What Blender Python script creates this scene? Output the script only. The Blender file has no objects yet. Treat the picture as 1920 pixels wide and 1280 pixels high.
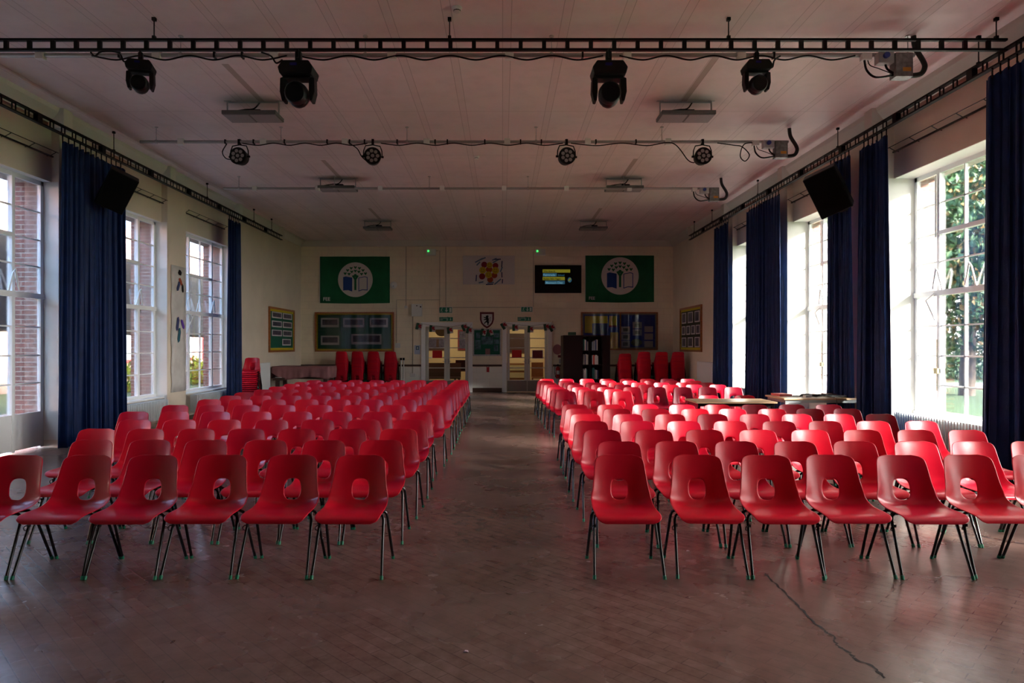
import bpy, bmesh, math, random
from mathutils import Vector, Matrix, Euler
C = bpy.context.scene.collection
sc = bpy.context.scene
F = 1280.0; VX, VY, CH = 942.0, 649.0, 1.6
# ---------------------------------------------------------------- camera, world, sun, exposure
cd = bpy.data.cameras.new('camera'); cam = bpy.data.objects.new('camera', cd); C.objects.link(cam)
cam.location = (0, 0, CH); cam.rotation_euler = (math.pi/2, 0, 0)
cd.lens = 24; cd.sensor_width = 36; cd.shift_x = (960-VX)/1920; cd.shift_y = (VY-640)/1920
cd.clip_start = .05; cd.clip_end = 400
sc.camera = cam
sc.view_settings.view_transform = 'Standard'; sc.view_settings.look = 'None'
sc.view_settings.gamma = 1; sc.view_settings.use_curve_mapping = False
sc.view_settings.exposure = 1.62
sc.cycles.use_denoising = True
sc.cycles.max_bounces = 10; sc.cycles.diffuse_bounces = 6; sc.cycles.transparent_max_bounces = 16
sc.cycles.caustics_reflective = False; sc.cycles.caustics_refractive = False
sc.cycles.sample_clamp_indirect = 6
w = bpy.data.worlds.new('world'); sc.world = w; w.use_nodes = True
nt = w.node_tree; bg = nt.nodes['Background']
tc = nt.nodes.new('ShaderNodeTexCoord'); sx = nt.nodes.new('ShaderNodeSeparateXYZ'); rp = nt.nodes.new('ShaderNodeValToRGB')
mr = nt.nodes.new('ShaderNodeMapRange'); mr.inputs[1].default_value = -1; mr.inputs[2].default_value = 1
nt.links.new(tc.outputs['Generated'], sx.inputs[0]); nt.links.new(sx.outputs[0], mr.inputs[0]); nt.links.new(mr.outputs[0], rp.inputs[0])
rp.color_ramp.elements[0].color = (.34, .58, 1, 1); rp.color_ramp.elements[0].position = .15
rp.color_ramp.elements[1].color = (1, .98, .94, 1); rp.color_ramp.elements[1].position = .8
nt.links.new(rp.outputs[0], bg.inputs[0]); bg.inputs[1].default_value = 7.5
sd = bpy.data.lights.new('sun', 'SUN'); so = bpy.data.objects.new('sun', sd); C.objects.link(so)
sd.energy = 40.0; sd.angle = math.radians(9); sd.color = (1, .96, .88)
so.rotation_euler = Vector((-1.0, .98, -.60)).to_track_quat('-Z', 'Y').to_euler()
so.location = (30, -20, 30)

# ---------------------------------------------------------------- room numbers (metres)
XL, XR, YB, YF, ZC = -7.02, 5.95, 23.8, -3.2, 5.28
WL, WR = -7.29, 6.41            # window planes
OL, OR = -7.78, 6.75            # outer brick faces
ZH, ZS = 4.2, .55               # window head and sill
def yl(px): return XL*F/(px-VX)
def yr(px): return XR*F/(px-VX)
def P(px, py, Y): return ((px-VX)*Y/F, Y, CH-(py-VY)*Y/F)
WINL = [ (4.9, 7.5, 'w'), (8.2, 10.81, 'd'), (11.7, 14.3, 'w'), (15.14, 17.75, 'w')]  # first entry: unseen window nearest the camera, added for its light
WINR = [(2.7, 4.0, 'w'), (4.9, 7.3, 'w'), (8.31, 10.58, 'w'), (11.7, 14.26, 'w'), (15.14, 17.65, 'w')]  # first two: unseen windows added to light the front rows, the nearest narrowed
for side, wins, xp in ((1, WINL, WL-.05), (-1, WINR, WR+.05)):
    for a, b, k in wins:
        ad = bpy.data.lights.new('window_portal', 'AREA'); ao = bpy.data.objects.new('window_portal', ad); C.objects.link(ao)
        ad.shape = 'RECTANGLE'; ad.size = ZH-ZS; ad.size_y = b-a; ad.cycles.is_portal = True
        ao.location = (xp, (a+b)/2, (ZH+ZS)/2); ao.rotation_euler = (0, math.radians(-90*side), 0)
# corridor lamp behind the doors
for x in (-2.2, .9):
    ad = bpy.data.lights.new('corridor_lamp', 'AREA'); ao = bpy.data.objects.new('corridor_lamp', ad); C.objects.link(ao)
    ad.shape = 'RECTANGLE'; ad.size = 1.2; ad.size_y = .3; ad.energy = 9; ad.color = (1, .84, .60)
    ao.location = (x, YB+1.6, 2.72)

# ---------------------------------------------------------------- materials
def newmat(name):
    m = bpy.data.materials.new(name); m.use_nodes = True
    return m, m.node_tree, m.node_tree.nodes['Principled BSDF']
MC = {}
def M(name, col=(.5, .5, .5), rough=.6, metal=0.0, noise=0.0, nscale=8.0, bump=0.0, bscale=60.0, spec=.5, sheen=0.0, emit=None, coat=0.0):
    if name in MC: return MC[name]
    m, t, b = newmat(name)
    c4 = (*col, 1); b.inputs['Base Color'].default_value = c4
    b.inputs['Roughness'].default_value = rough; b.inputs['Metallic'].default_value = metal
    b.inputs['Specular IOR Level'].default_value = spec
    if sheen: b.inputs['Sheen Weight'].default_value = sheen; b.inputs['Sheen Roughness'].default_value = .4; b.inputs['Sheen Tint'].default_value = (.25, .5, 1, 1)
    if coat: b.inputs['Coat Weight'].default_value = coat; b.inputs['Coat Roughness'].default_value = .15
    if emit: b.inputs['Emission Color'].default_value = (*emit[0], 1); b.inputs['Emission Strength'].default_value = emit[1]
    if noise or bump:
        g = t.nodes.new('ShaderNodeTexCoord')
        if noise:
            n = t.nodes.new('ShaderNodeTexNoise'); n.inputs['Scale'].default_value = nscale; n.inputs['Detail'].default_value = 5
            r = t.nodes.new('ShaderNodeValToRGB'); r.color_ramp.elements[0].position = .3; r.color_ramp.elements[1].position = .7
            r.color_ramp.elements[0].color = (*[max(0, v*(1-noise)) for v in col], 1); r.color_ramp.elements[1].color = (*[min(1, v*(1+noise)) for v in col], 1)
            t.links.new(g.outputs['Object'], n.inputs['Vector']); t.links.new(n.outputs[0], r.inputs[0]); t.links.new(r.outputs[0], b.inputs['Base Color'])
        if bump:
            n2 = t.nodes.new('ShaderNodeTexNoise'); n2.inputs['Scale'].default_value = bscale
            bp = t.nodes.new('ShaderNodeBump'); bp.inputs['Strength'].default_value = bump; bp.inputs['Distance'].default_value = .01
            t.links.new(g.outputs['Object'], n2.inputs['Vector']); t.links.new(n2.outputs[0], bp.inputs['Height']); t.links.new(bp.outputs[0], b.inputs['Normal'])
    MC[name] = m; return m
def Mth(t, op, a, b=None, c=None):
    n = t.nodes.new('ShaderNodeMath'); n.operation = op
    for i, v in enumerate((a, b, c)):
        if v is None: continue
        if isinstance(v, (int, float)): n.inputs[i].default_value = v
        else: t.links.new(v, n.inputs[i])
    return n.outputs[0]
def Mix(t, fac, a, b, blend='MIX'):
    n = t.nodes.new('ShaderNodeMix'); n.data_type = 'RGBA'; n.blend_type = blend
    for s, v in ((n.inputs[0], fac), (n.inputs[6], a), (n.inputs[7], b)):
        if isinstance(v, (int, float)): s.default_value = v
        elif isinstance(v, tuple): s.default_value = (*v, 1)
        else: t.links.new(v, s)
    return n.outputs[2]
def geo(t):
    g = t.nodes.new('ShaderNodeNewGeometry'); s = t.nodes.new('ShaderNodeSeparateXYZ'); t.links.new(g.outputs['Position'], s.inputs[0])
    return g.outputs['Position'], s.outputs[0], s.outputs[1], s.outputs[2]
def noise(t, vec, scale, detail=5, rough=.55):
    n = t.nodes.new('ShaderNodeTexNoise'); n.inputs['Scale'].default_value = scale; n.inputs['Detail'].default_value = detail; n.inputs['Roughness'].default_value = rough
    t.links.new(vec, n.inputs['Vector']); return n.outputs[0]
def ramp(t, fac, stops):
    r = t.nodes.new('ShaderNodeValToRGB'); t.links.new(fac, r.inputs[0])
    e = r.color_ramp.elements
    while len(e) < len(stops): e.new(.5)
    for i, (p, c) in enumerate(stops): e[i].position = p; e[i].color = (*c, 1) if len(c) == 3 else c
    return r.outputs[0]
def bump(t, h, strength, dist, b):
    n = t.nodes.new('ShaderNodeBump'); n.inputs['Strength'].default_value = strength; n.inputs['Distance'].default_value = dist
    t.links.new(h, n.inputs['Height']); t.links.new(n.outputs[0], b.inputs['Normal'])
def scalevec(t, vec, s, rot=(0, 0, 0)):
    n = t.nodes.new('ShaderNodeMapping'); n.inputs['Scale'].default_value = s; n.inputs['Rotation'].default_value = rot
    t.links.new(vec, n.inputs[0]); return n.outputs[0]
# floor: worn wood blocks in a herringbone-like lay under old varnish
m, t, b = newmat('wood_block_floor'); MC['floor'] = m
pos, gx, gy, gz = geo(t)
bv = scalevec(t, pos, (1, 1, 1), (0, 0, math.radians(45)))
br = t.nodes.new('ShaderNodeTexBrick'); br.offset = .5; br.inputs['Scale'].default_value = 1; br.inputs['Brick Width'].default_value = .30
br.inputs['Row Height'].default_value = .075; br.inputs['Mortar Size'].default_value = .003; br.inputs['Mortar Smooth'].default_value = .3; br.inputs['Bias'].default_value = 0
br.inputs['Color1'].default_value = (.135, .073, .055, 1); br.inputs['Color2'].default_value = (.21, .125, .10, 1); br.inputs['Mortar'].default_value = (.04, .022, .018, 1)
t.links.new(bv, br.inputs[0])
n1 = noise(t, pos, .9); n2 = noise(t, pos, 9, 8, .65)
c = Mix(t, ramp(t, n1, [(.3, (.1, .1, .1)), (.75, (.6, .6, .6))]), br.outputs[0], (.15, .09, .075))
c = Mix(t, .38, c, ramp(t, n2, [(.3, (.05, .026, .020)), (.7, (.27, .17, .145))]))
t.links.new(c, b.inputs['Base Color'])
t.links.new(Mth(t, 'MULTIPLY_ADD', n1, .14, .20), b.inputs['Roughness'])
b.inputs['Specular IOR Level'].default_value = .5
bump(t, Mth(t, 'MULTIPLY', br.outputs[1], -.5), .12, .003, b)
# ceiling boards
m, t, b = newmat('painted_ceiling_board'); MC['ceiling'] = m
pos, gx, gy, gz = geo(t)
fx = Mth(t, 'FRACT', Mth(t, 'DIVIDE', Mth(t, 'ADD', gx, 50.155), .665))
strip = Mth(t, 'LESS_THAN', Mth(t, 'ABSOLUTE', Mth(t, 'SUBTRACT', fx, .5)), .075)
edge = Mth(t, 'LESS_THAN', Mth(t, 'ABSOLUTE', Mth(t, 'SUBTRACT', Mth(t, 'ABSOLUTE', Mth(t, 'SUBTRACT', fx, .5)), .075)), .006)
fy = Mth(t, 'FRACT', Mth(t, 'DIVIDE', Mth(t, 'ADD', gy, 50.3), 2.44))
yj = Mth(t, 'LESS_THAN', fy, .004)
nz = noise(t, pos, .35, 3); nf = noise(t, pos, 3.5, 6)
base = ramp(t, nz, [(.35, (.72, .64, .64)), (.65, (.81, .70, .71))])
base = Mix(t, ramp(t, nf, [(.45, (0, 0, 0)), (.8, (.25, .25, .25))]), base, (.42, .38, .37))
base = Mix(t, Mth(t, 'MULTIPLY', strip, .3), base, (.66, .57, .57))
base = Mix(t, Mth(t, 'MAXIMUM', Mth(t, 'MULTIPLY', edge, .5), Mth(t, 'MULTIPLY', yj, .55)), base, (.20, .16, .16))
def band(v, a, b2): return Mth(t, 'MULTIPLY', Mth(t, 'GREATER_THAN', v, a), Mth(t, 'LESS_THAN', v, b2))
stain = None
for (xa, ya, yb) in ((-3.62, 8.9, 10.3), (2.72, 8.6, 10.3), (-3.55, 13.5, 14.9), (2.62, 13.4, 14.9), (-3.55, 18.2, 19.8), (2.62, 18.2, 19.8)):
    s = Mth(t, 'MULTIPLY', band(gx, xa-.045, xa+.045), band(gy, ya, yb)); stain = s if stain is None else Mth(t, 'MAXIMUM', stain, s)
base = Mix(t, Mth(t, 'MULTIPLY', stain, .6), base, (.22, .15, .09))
shade_smudge = None  # shadow smudge above each panel light, painted into the ceiling colour
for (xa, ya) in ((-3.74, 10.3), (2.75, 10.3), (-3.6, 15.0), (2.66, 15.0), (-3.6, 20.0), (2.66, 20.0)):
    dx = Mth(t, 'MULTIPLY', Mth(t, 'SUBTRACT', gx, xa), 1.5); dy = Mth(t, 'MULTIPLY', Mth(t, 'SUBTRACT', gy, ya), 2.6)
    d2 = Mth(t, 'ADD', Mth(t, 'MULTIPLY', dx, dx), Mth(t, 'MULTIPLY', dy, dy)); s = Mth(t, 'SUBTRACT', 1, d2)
    shade_smudge = s if shade_smudge is None else Mth(t, 'MAXIMUM', shade_smudge, s)
shade_smudge = Mth(t, 'MULTIPLY', Mth(t, 'MAXIMUM', shade_smudge, 0), .55)
base = Mix(t, shade_smudge, base, (.10, .12, .11))
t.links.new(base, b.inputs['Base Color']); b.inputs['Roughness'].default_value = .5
bump(t, Mth(t, 'ADD', Mth(t, 'MULTIPLY', noise(t, scalevec(t, pos, (.25, 1.1, 1)), 1.1, 2), 1.0), Mth(t, 'MULTIPLY', strip, .15)), .5, .05, b)
# painted blockwork / plaster walls, off-white under the dado
def wallmat(name, up, low, blocks, axis):
    m, t, b = newmat(name); MC[name] = m
    pos, gx, gy, gz = geo(t)
    cb = t.nodes.new('ShaderNodeCombineXYZ'); t.links.new(gx if axis == 'x' else gy, cb.inputs[0]); t.links.new(gz, cb.inputs[1])
    br = t.nodes.new('ShaderNodeTexBrick'); br.offset = .5; br.inputs['Scale'].default_value = 1; br.inputs['Brick Width'].default_value = .45
    br.inputs['Row Height'].default_value = .225; br.inputs['Mortar Size'].default_value = .005; br.inputs['Mortar Smooth'].default_value = .3
    t.links.new(cb.outputs[0], br.inputs[0])
    n = noise(t, pos, 1.3, 5)
    c = ramp(t, n, [(.3, tuple(v*.92 for v in up)), (.7, tuple(min(1, v*1.06) for v in up))])
    if low: c = Mix(t, Mth(t, 'LESS_THAN', gz, .88), c, low)
    if blocks: c = Mix(t, Mth(t, 'MULTIPLY', br.outputs[1], .22), c, (.25, .22, .18))
    t.links.new(c, b.inputs['Base Color']); b.inputs['Roughness'].default_value = .55
    h = Mth(t, 'ADD', Mth(t, 'MULTIPLY', br.outputs[1], -.6 if blocks else 0), Mth(t, 'MULTIPLY', noise(t, pos, 40, 3), .15)); bump(t, h, .5, .006, b)
wallmat('back_wall_paint', (.82, .73, .56), (.85, .84, .77), True, 'x')
wallmat('side_wall_paint', (.72, .63, .51), None, False, 'y')
wallmat('reveal_paint', (.82, .80, .74), None, False, 'x')
# outside brick
m, t, b = newmat('red_brick'); MC['brick'] = m
pos, gx, gy, gz = geo(t)
cb = t.nodes.new('ShaderNodeCombineXYZ'); t.links.new(Mth(t, 'ADD', gx, gy), cb.inputs[0]); t.links.new(gz, cb.inputs[1])
br = t.nodes.new('ShaderNodeTexBrick'); br.inputs['Scale'].default_value = 1; br.inputs['Brick Width'].default_value = .22; br.inputs['Row Height'].default_value = .075; br.inputs['Mortar Size'].default_value = .008
br.inputs['Color1'].default_value = (.30, .13, .10, 1); br.inputs['Color2'].default_value = (.21, .11, .09, 1); br.inputs['Mortar'].default_value = (.38, .34, .30, 1)
t.links.new(cb.outputs[0], br.inputs[0]); t.links.new(br.outputs[0], b.inputs['Base Color']); b.inputs['Roughness'].default_value = .9
# glass
m, t, b = newmat('window_glass'); MC['glass'] = m
t.nodes.remove(b); out = t.nodes['Material Output']
tr = t.nodes.new('ShaderNodeBsdfTransparent'); tr.inputs[0].default_value = (.95, .95, .95, 1); gl = t.nodes.new('ShaderNodeBsdfGlossy'); gl.inputs['Roughness'].default_value = .02
lw = t.nodes.new('ShaderNodeFresnel'); lw.inputs[0].default_value = 1.45; mx = t.nodes.new('ShaderNodeMixShader')
t.links.new(Mth(t, 'MULTIPLY', lw.outputs[0], .8), mx.inputs[0]); t.links.new(tr.outputs[0], mx.inputs[1]); t.links.new(gl.outputs[0], mx.inputs[2]); t.links.new(mx.outputs[0], out.inputs[0])
def chairmat(name, c1, c2, rough):
    m, t, b = newmat(name); MC[name] = m
    g = t.nodes.new('ShaderNodeTexCoord'); oi = t.nodes.new('ShaderNodeObjectInfo')
    t.links.new(Mix(t, oi.outputs['Random'], c1, c2), b.inputs['Base Color'])
    n = noise(t, g.outputs['Object'], 300, 2)
    bump(t, n, .12, .002, b)
    t.links.new(Mth(t, 'MULTIPLY_ADD', noise(t, g.outputs['Object'], 9, 3), .16, rough), b.inputs['Roughness'])
    b.inputs['Specular IOR Level'].default_value = .42
    return m
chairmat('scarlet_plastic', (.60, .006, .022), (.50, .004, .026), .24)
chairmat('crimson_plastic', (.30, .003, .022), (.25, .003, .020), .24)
BLK = M('black_steel', (.004, .004, .005), .16, spec=.5)
GRN = M('green_rubber', (.0, .16, .08), .5)
WHT = M('white_gloss_paint', (.84, .86, .86), .35)
IVORY = M('ivory_paint', (.66, .66, .60), .4)
BROWN = M('dark_brown_wood', (.055, .024, .016), .4)
OAK = M('oak_frame', (.32, .11, .03), .4, noise=.3, nscale=20)
BEECH = M('beech_laminate', (.58, .40, .24), .3, noise=.12, nscale=5)
GREYM = M('grey_steel', (.32, .35, .36), .35, .4)
SILV = M('galvanised_steel', (.42, .42, .42), .42, .6, noise=.15, nscale=14)
MBLK = M('matt_black', (.004, .004, .0045), .5, spec=.2)
PLW = M('white_plastic', (.72, .72, .70), .4)
RADP = M('radiator_enamel', (.72, .76, .77), .35)
EXG = M('safety_green', (0, .19, .10), .5)
CURT = M('navy_velvet', (.004, .015, .068), .5, sheen=.22, spec=.12, noise=.25, nscale=6, bump=.25, bscale=120)
GLASS = MC['glass']

# ---------------------------------------------------------------- mesh helpers
class MB:
    def __init__(s): s.v = []; s.f = []; s.m = []; s.sm = []
    def add(s, vs, fs, mi=0, sm=False, mat=None):
        o = len(s.v)
        s.v += [tuple(mat @ Vector(v)) if mat else tuple(v) for v in vs]
        for f in fs: s.f.append([i+o for i in f]); s.m.append(mi); s.sm.append(sm)
        return s
    def box(s, lo, hi, mi=0, mat=None):
        x0, y0, z0 = lo; x1, y1, z1 = hi
        if x0 > x1: x0, x1 = x1, x0
        if y0 > y1: y0, y1 = y1, y0
        if z0 > z1: z0, z1 = z1, z0
        return s.add([(x0, y0, z0), (x1, y0, z0), (x1, y1, z0), (x0, y1, z0), (x0, y0, z1), (x1, y0, z1), (x1, y1, z1), (x0, y1, z1)],
              [(3, 2, 1, 0), (4, 5, 6, 7), (0, 1, 5, 4), (1, 2, 6, 5), (2, 3, 7, 6), (3, 0, 4, 7)], mi, False, mat)
    def tube(s, pts, r, n=8, mi=0, cap=True, closed=False):
        pts = [Vector(p) for p in pts]; k = len(pts); rings = []
        up = None
        for i, p in enumerate(pts):
            if closed: d = pts[(i+1) % k]-pts[i-1]
            else: d = pts[min(i+1, k-1)]-pts[max(i-1, 0)]
            d.normalize()
            if up is None:
                up = Vector((0, 0, 1)) if abs(d.z) < .9 else Vector((1, 0, 0))
            a = d.cross(up).normalized(); u2 = a.cross(d).normalized(); up = u2
            rr = r[i] if isinstance(r, (list, tuple)) else r
            rings.append([p+(a*math.cos(2*math.pi*j/n)+u2*math.sin(2*math.pi*j/n))*rr for j in range(n)])
        vs = [v for ring in rings for v in ring]; fs = []
        for i in range(k if closed else k-1):
            for j in range(n):
                a0 = i*n+j; a1 = i*n+(j+1) % n; b0 = ((i+1) % k)*n+j; b1 = ((i+1) % k)*n+(j+1) % n
                fs.append((a0, a1, b1, b0))
        s.add(vs, fs, mi, True)
        if cap and not closed:
            s.add(rings[0], [tuple(range(n))[::-1]], mi); s.add(rings[-1], [tuple(range(n))], mi)
        return s
    def cyl(s, p0, p1, r, n=16, mi=0): return s.tube([p0, p1], r, n, mi)
    def prism(s, pts, y0, y1, mi=0, mat=None):   # 2-D outline in x,z pushed from y0 to y1
        n = len(pts); vs = [(x, y0, z) for x, z in pts]+[(x, y1, z) for x, z in pts]
        return s.add(vs, [tuple(range(n)), tuple(range(2*n-1, n-1, -1))]+[(i, i+n, (i+1) % n+n, (i+1) % n) for i in range(n)], mi, False, mat)
    def sphere(s, c, r, sc3=(1, 1, 1), n=14, mi=0, mat=None):
        vs = [(c[0], c[1], c[2]+r*sc3[2])]; fs = []; m2 = n//2
        for i in range(1, m2):
            ph = math.pi*i/m2
            for j in range(n):
                th = 2*math.pi*j/n; vs.append((c[0]+r*sc3[0]*math.sin(ph)*math.cos(th), c[1]+r*sc3[1]*math.sin(ph)*math.sin(th), c[2]+r*sc3[2]*math.cos(ph)))
        vs.append((c[0], c[1], c[2]-r*sc3[2])); L = len(vs)-1
        for j in range(n):
            fs.append((0, 1+j, 1+(j+1) % n)); fs.append((L, L-n+(j+1) % n, L-n+j))
            for i in range(m2-2): fs.append((1+i*n+j, 1+(i+1)*n+j, 1+(i+1)*n+(j+1) % n, 1+i*n+(j+1) % n))
        return s.add(vs, fs, mi, True, mat)
    def mesh(s, name, mats):
        me = bpy.data.meshes.new(name); me.from_pydata(s.v, [], s.f)
        for q in (mats if isinstance(mats, (list, tuple)) else [mats]): me.materials.append(q)
        me.polygons.foreach_set('material_index', s.m); me.polygons.foreach_set('use_smooth', s.sm); me.update(); return me
    def build(s, name, mats, parent=None, loc=None, rz=0):
        o = bpy.data.objects.new(name, s.mesh(name, mats)); C.objects.link(o)
        if parent: o.parent = parent
        if loc is not None: o.location = loc
        o.rotation_euler.z = rz
        return o
def bevel(o, wd=.006, seg=2):
    md = o.modifiers.new('b', 'BEVEL'); md.width = wd; md.segments = seg; md.limit_method = 'ANGLE'; return o
def tag(o, label, cat, group=None, kind=None):
    o['label'] = label; o['category'] = cat
    if group: o['group'] = group
    if kind: o['kind'] = kind
    return o
def struct(o): o['kind'] = 'structure'; return o
def empty(name, loc=(0, 0, 0), rz=0, label=None, cat=None, group=None):
    o = bpy.data.objects.new(name, None); C.objects.link(o); o.location = loc; o.rotation_euler.z = rz; o.empty_display_size = .1
    if label: tag(o, label, cat, group)
    return o
KIDS = {}
def kids(o):
    if o.name not in KIDS: KIDS[o.name] = [c for c in bpy.data.objects if c.parent == o]
    return KIDS[o.name]
def copytree(o, parent=None):
    c = o.copy(); C.objects.link(c)
    c.parent = parent
    for k in kids(o): copytree(k, c)
    return c
def textmesh(name, s, size, mat, parent, loc, rot=(math.pi/2, 0, 0), align='LEFT', ext=.001, sx=1.0, bold=0.0):
    cu = bpy.data.curves.new(name, 'FONT'); cu.body = s; cu.size = size; cu.align_x = align; cu.extrude = ext; cu.offset = bold
    o = bpy.data.objects.new('tmp', cu); C.objects.link(o); bpy.context.view_layer.update()
    me = bpy.data.meshes.new_from_object(o.evaluated_get(bpy.context.evaluated_depsgraph_get())); bpy.data.objects.remove(o)
    me.name = name; me.materials.clear(); me.materials.append(mat)
    q = bpy.data.objects.new(name, me); C.objects.link(q); q.parent = parent; q.location = loc; q.rotation_euler = rot; q.scale = (sx, 1, 1); return q

# ================================================================ SETTING
struct(MB().box((XL-.4, YF, -.2), (XR+.5, YB+3.2, 0)).build('floor', MC['floor']))
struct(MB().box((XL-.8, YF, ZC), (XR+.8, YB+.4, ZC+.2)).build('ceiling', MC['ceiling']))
for ev in (0,):
    struct(MB().box((XL-.8, YF-.3, -.2), (XR+.8, YF, ZC+.2)).build('wall_front', M('dark_stage_drape', (.05, .05, .08), .9)))
# back wall with two doorways
D1 = (P(798, 0, YB)[0], P(878, 0, YB)[0]); D2 = (P(950, 0, YB)[0], P(1027, 0, YB)[0]); DZ = P(0, 612, YB)[2]
bw = MB()
for a, b2 in ((XL-.8, D1[0]), (D1[1], D2[0]), (D2[1], XR+.8)): bw.box((a, YB, 0), (b2, YB+.3, ZC))
bw.box((D1[0], YB, DZ), (D1[1], YB+.3, ZC)); bw.box((D2[0], YB, DZ), (D2[1], YB+.3, ZC))
struct(bw.build('wall_back', MC['back_wall_paint']))
# side walls: piers, recessed heads, aprons, outer brick
def sidewall(name, xi, xw, xo, wins):
    s = -1 if xi < 0 else 1
    mb = MB(); y = YF
    edges = []
    for a, b2, k in wins: edges.append((y, a)); y = b2
    edges.append((y, YB))
    for a, b2 in edges:
        mb.box((xi, a, 0), (xw+s*.06, b2, ZC)); 
        mb.box((xw+s*.06, a, -.2), (xo, b2, ZC), 1)
    for a, b2, k in wins:
        mb.box((xi+s*.12, a, ZH), (xw+s*.06, b2, ZC)); mb.box((xw+s*.06, a, ZH), (xo, b2, ZC), 1)
        if k == 'w': mb.box((xw-s*.02, a, 0), (xw+s*.06, b2, ZS), 0); mb.box((xw+s*.06, a, -.2), (xo, b2, ZS-.05), 1)
    return struct(mb.build(name, [MC['side_wall_paint'], MC['brick']]))
sidewall('wall_left', XL, WL, OL, WINL); sidewall('wall_right', XR, WR, OR, WINR)
# pale gloss lining on the reveals
for nm, xi, xw, wins in (('trim_1', XL, WL, WINL), ('trim_2', XR, WR, WINR)):
    s = -1 if xi < 0 else 1; mb = MB()
    for a, b2, k in wins:
        mb.box((xi+s*.004, b2-.004, .12), (xw, b2, ZH)); mb.box((xi+s*.004, a, .12), (xw, a+.004, ZH)); mb.box((xi+s*.125, a, ZH-.004), (xw, b2, ZH))
    struct(mb.build(nm, MC['reveal_paint']))
# coving and skirting, dado
cov = MB()
for x, s in ((XL, 1), (XR, -1)):
    cov.add([(x, YF, ZC-.22), (x+s*.03, YF, ZC-.22), (x+s*.16, YF, ZC-.06), (x+s*.18, YF, ZC), (x, YF, ZC), (x, YB, ZC-.22), (x+s*.03, YB, ZC-.22), (x+s*.16, YB, ZC-.06), (x+s*.18, YB, ZC), (x, YB, ZC)],
            [(0, 1, 6, 5), (1, 2, 7, 6), (2, 3, 8, 7)] if s < 0 else [(5, 6, 1, 0), (6, 7, 2, 1), (7, 8, 3, 2)])
cov.box((XL, YB-.12, ZC-.2), (XR, YB, ZC))
for y in (7.1, 10.55, 13.95, 17.6, 21.0):
    cov.box((XL, y, ZC-.30), (XL+.24, y+.22, ZC)); cov.box((XR-.24, y, ZC-.30), (XR, y+.22, ZC))
struct(cov.build('trim_3', M('coving_paint', (.60, .58, .53), .5)))
sk = MB()
bx = [(P(XLp, 0, YB)[0]) for XLp in ()]
segs = [(XL, P(790, 0, YB)[0]), (P(885, 0, YB)[0], P(941, 0, YB)[0]), (P(1037, 0, YB)[0], XR)]
for a, b2 in segs: sk.box((a, YB-.025, 0), (b2, YB, .15))
struct(sk.build('baseboard_back', BROWN))
for nm, x, s, wins in (('baseboard_left', XL, 1, WINL), ('baseboard_right', XR, -1, WINR)):
    mb = MB(); y = YF
    for a, b2, k in list(wins)+[(YB, YB, 'e')]:
        mb.box((x, y, 0), (x+s*.02, a, .13)); y = b2
    struct(mb.build(nm, BROWN))
dr = MB()
for a, b2 in ((P(758, 0, YB)[0], P(790, 0, YB)[0]), segs[1], (P(1037, 0, YB)[0], P(1058, 0, YB)[0]), (XL, P(758, 0, YB)[0]), (P(1058, 0, YB)[0], XR)): dr.box((a, YB-.03, .90), (b2, YB, .965))
struct(dr.build('trim_4', BROWN))
# thin vertical plaster lines (pipes boxed in corner)
# ---- doors
def doorset(n, X0, X1):
    fr = MB(); wz = .15
    fr.box((X0-wz, YB-.05, 0), (X0, YB+.12, DZ+.15)); fr.box((X1, YB-.05, 0), (X1+wz, YB+.12, DZ+.15)); fr.box((X0, YB-.05, DZ), (X1, YB+.12, DZ+.15))
    d = struct(fr.build('door_%d' % n, WHT))
    mid = (X0+X1)/2
    for q, (a, b2) in enumerate(((X0+.01, mid-.003), (mid+.003, X1-.01))):
        y0, y1 = YB+.03, YB+.075
        lf = MB(); st = .095
        lf.box((a, y0, .02), (a+st, y1, DZ-.01)); lf.box((b2-st, y0, .02), (b2, y1, DZ-.01))
        lf.box((a+st, y0, DZ-.10), (b2-st, y1, DZ-.01)); lf.box((a+st, y0, .02), (b2-st, y1, .42))
        for z in (.83, 1.19, 1.53, 1.86): lf.box((a+st, y0+.01, z), (b2-st, y1-.01, z+.03))
        leaf = lf.build('door_leaf', IVORY, d)
        MB().box((a+st, y0+.02, .42), (b2-st, y0+.026, DZ-.1)).build('glass_pane', GLASS, leaf)
        MB().box((a+.01, y0-.004, .03), (b2-.01, y0, .40)).build('kick_plate', M('brushed_steel', (.30, .28, .25), .35, .7), leaf)
        hx = mid-.045 if q == 0 else mid+.045
        h = MB().box((hx-.018, y0-.012, .98), (hx+.018, y0, 1.16)); h.cyl((hx, y0-.012, 1.08), (hx, y0-.05, 1.08), .01, 8); h.tube([(hx, y0-.05, 1.08), (hx+(-.11 if q == 0 else .11), y0-.05, 1.08)], .009, 8)
        h.build('door_handle', SILV, leaf)
    return d
dA = doorset(1, *D1); dB = doorset(2, *D2)
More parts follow.
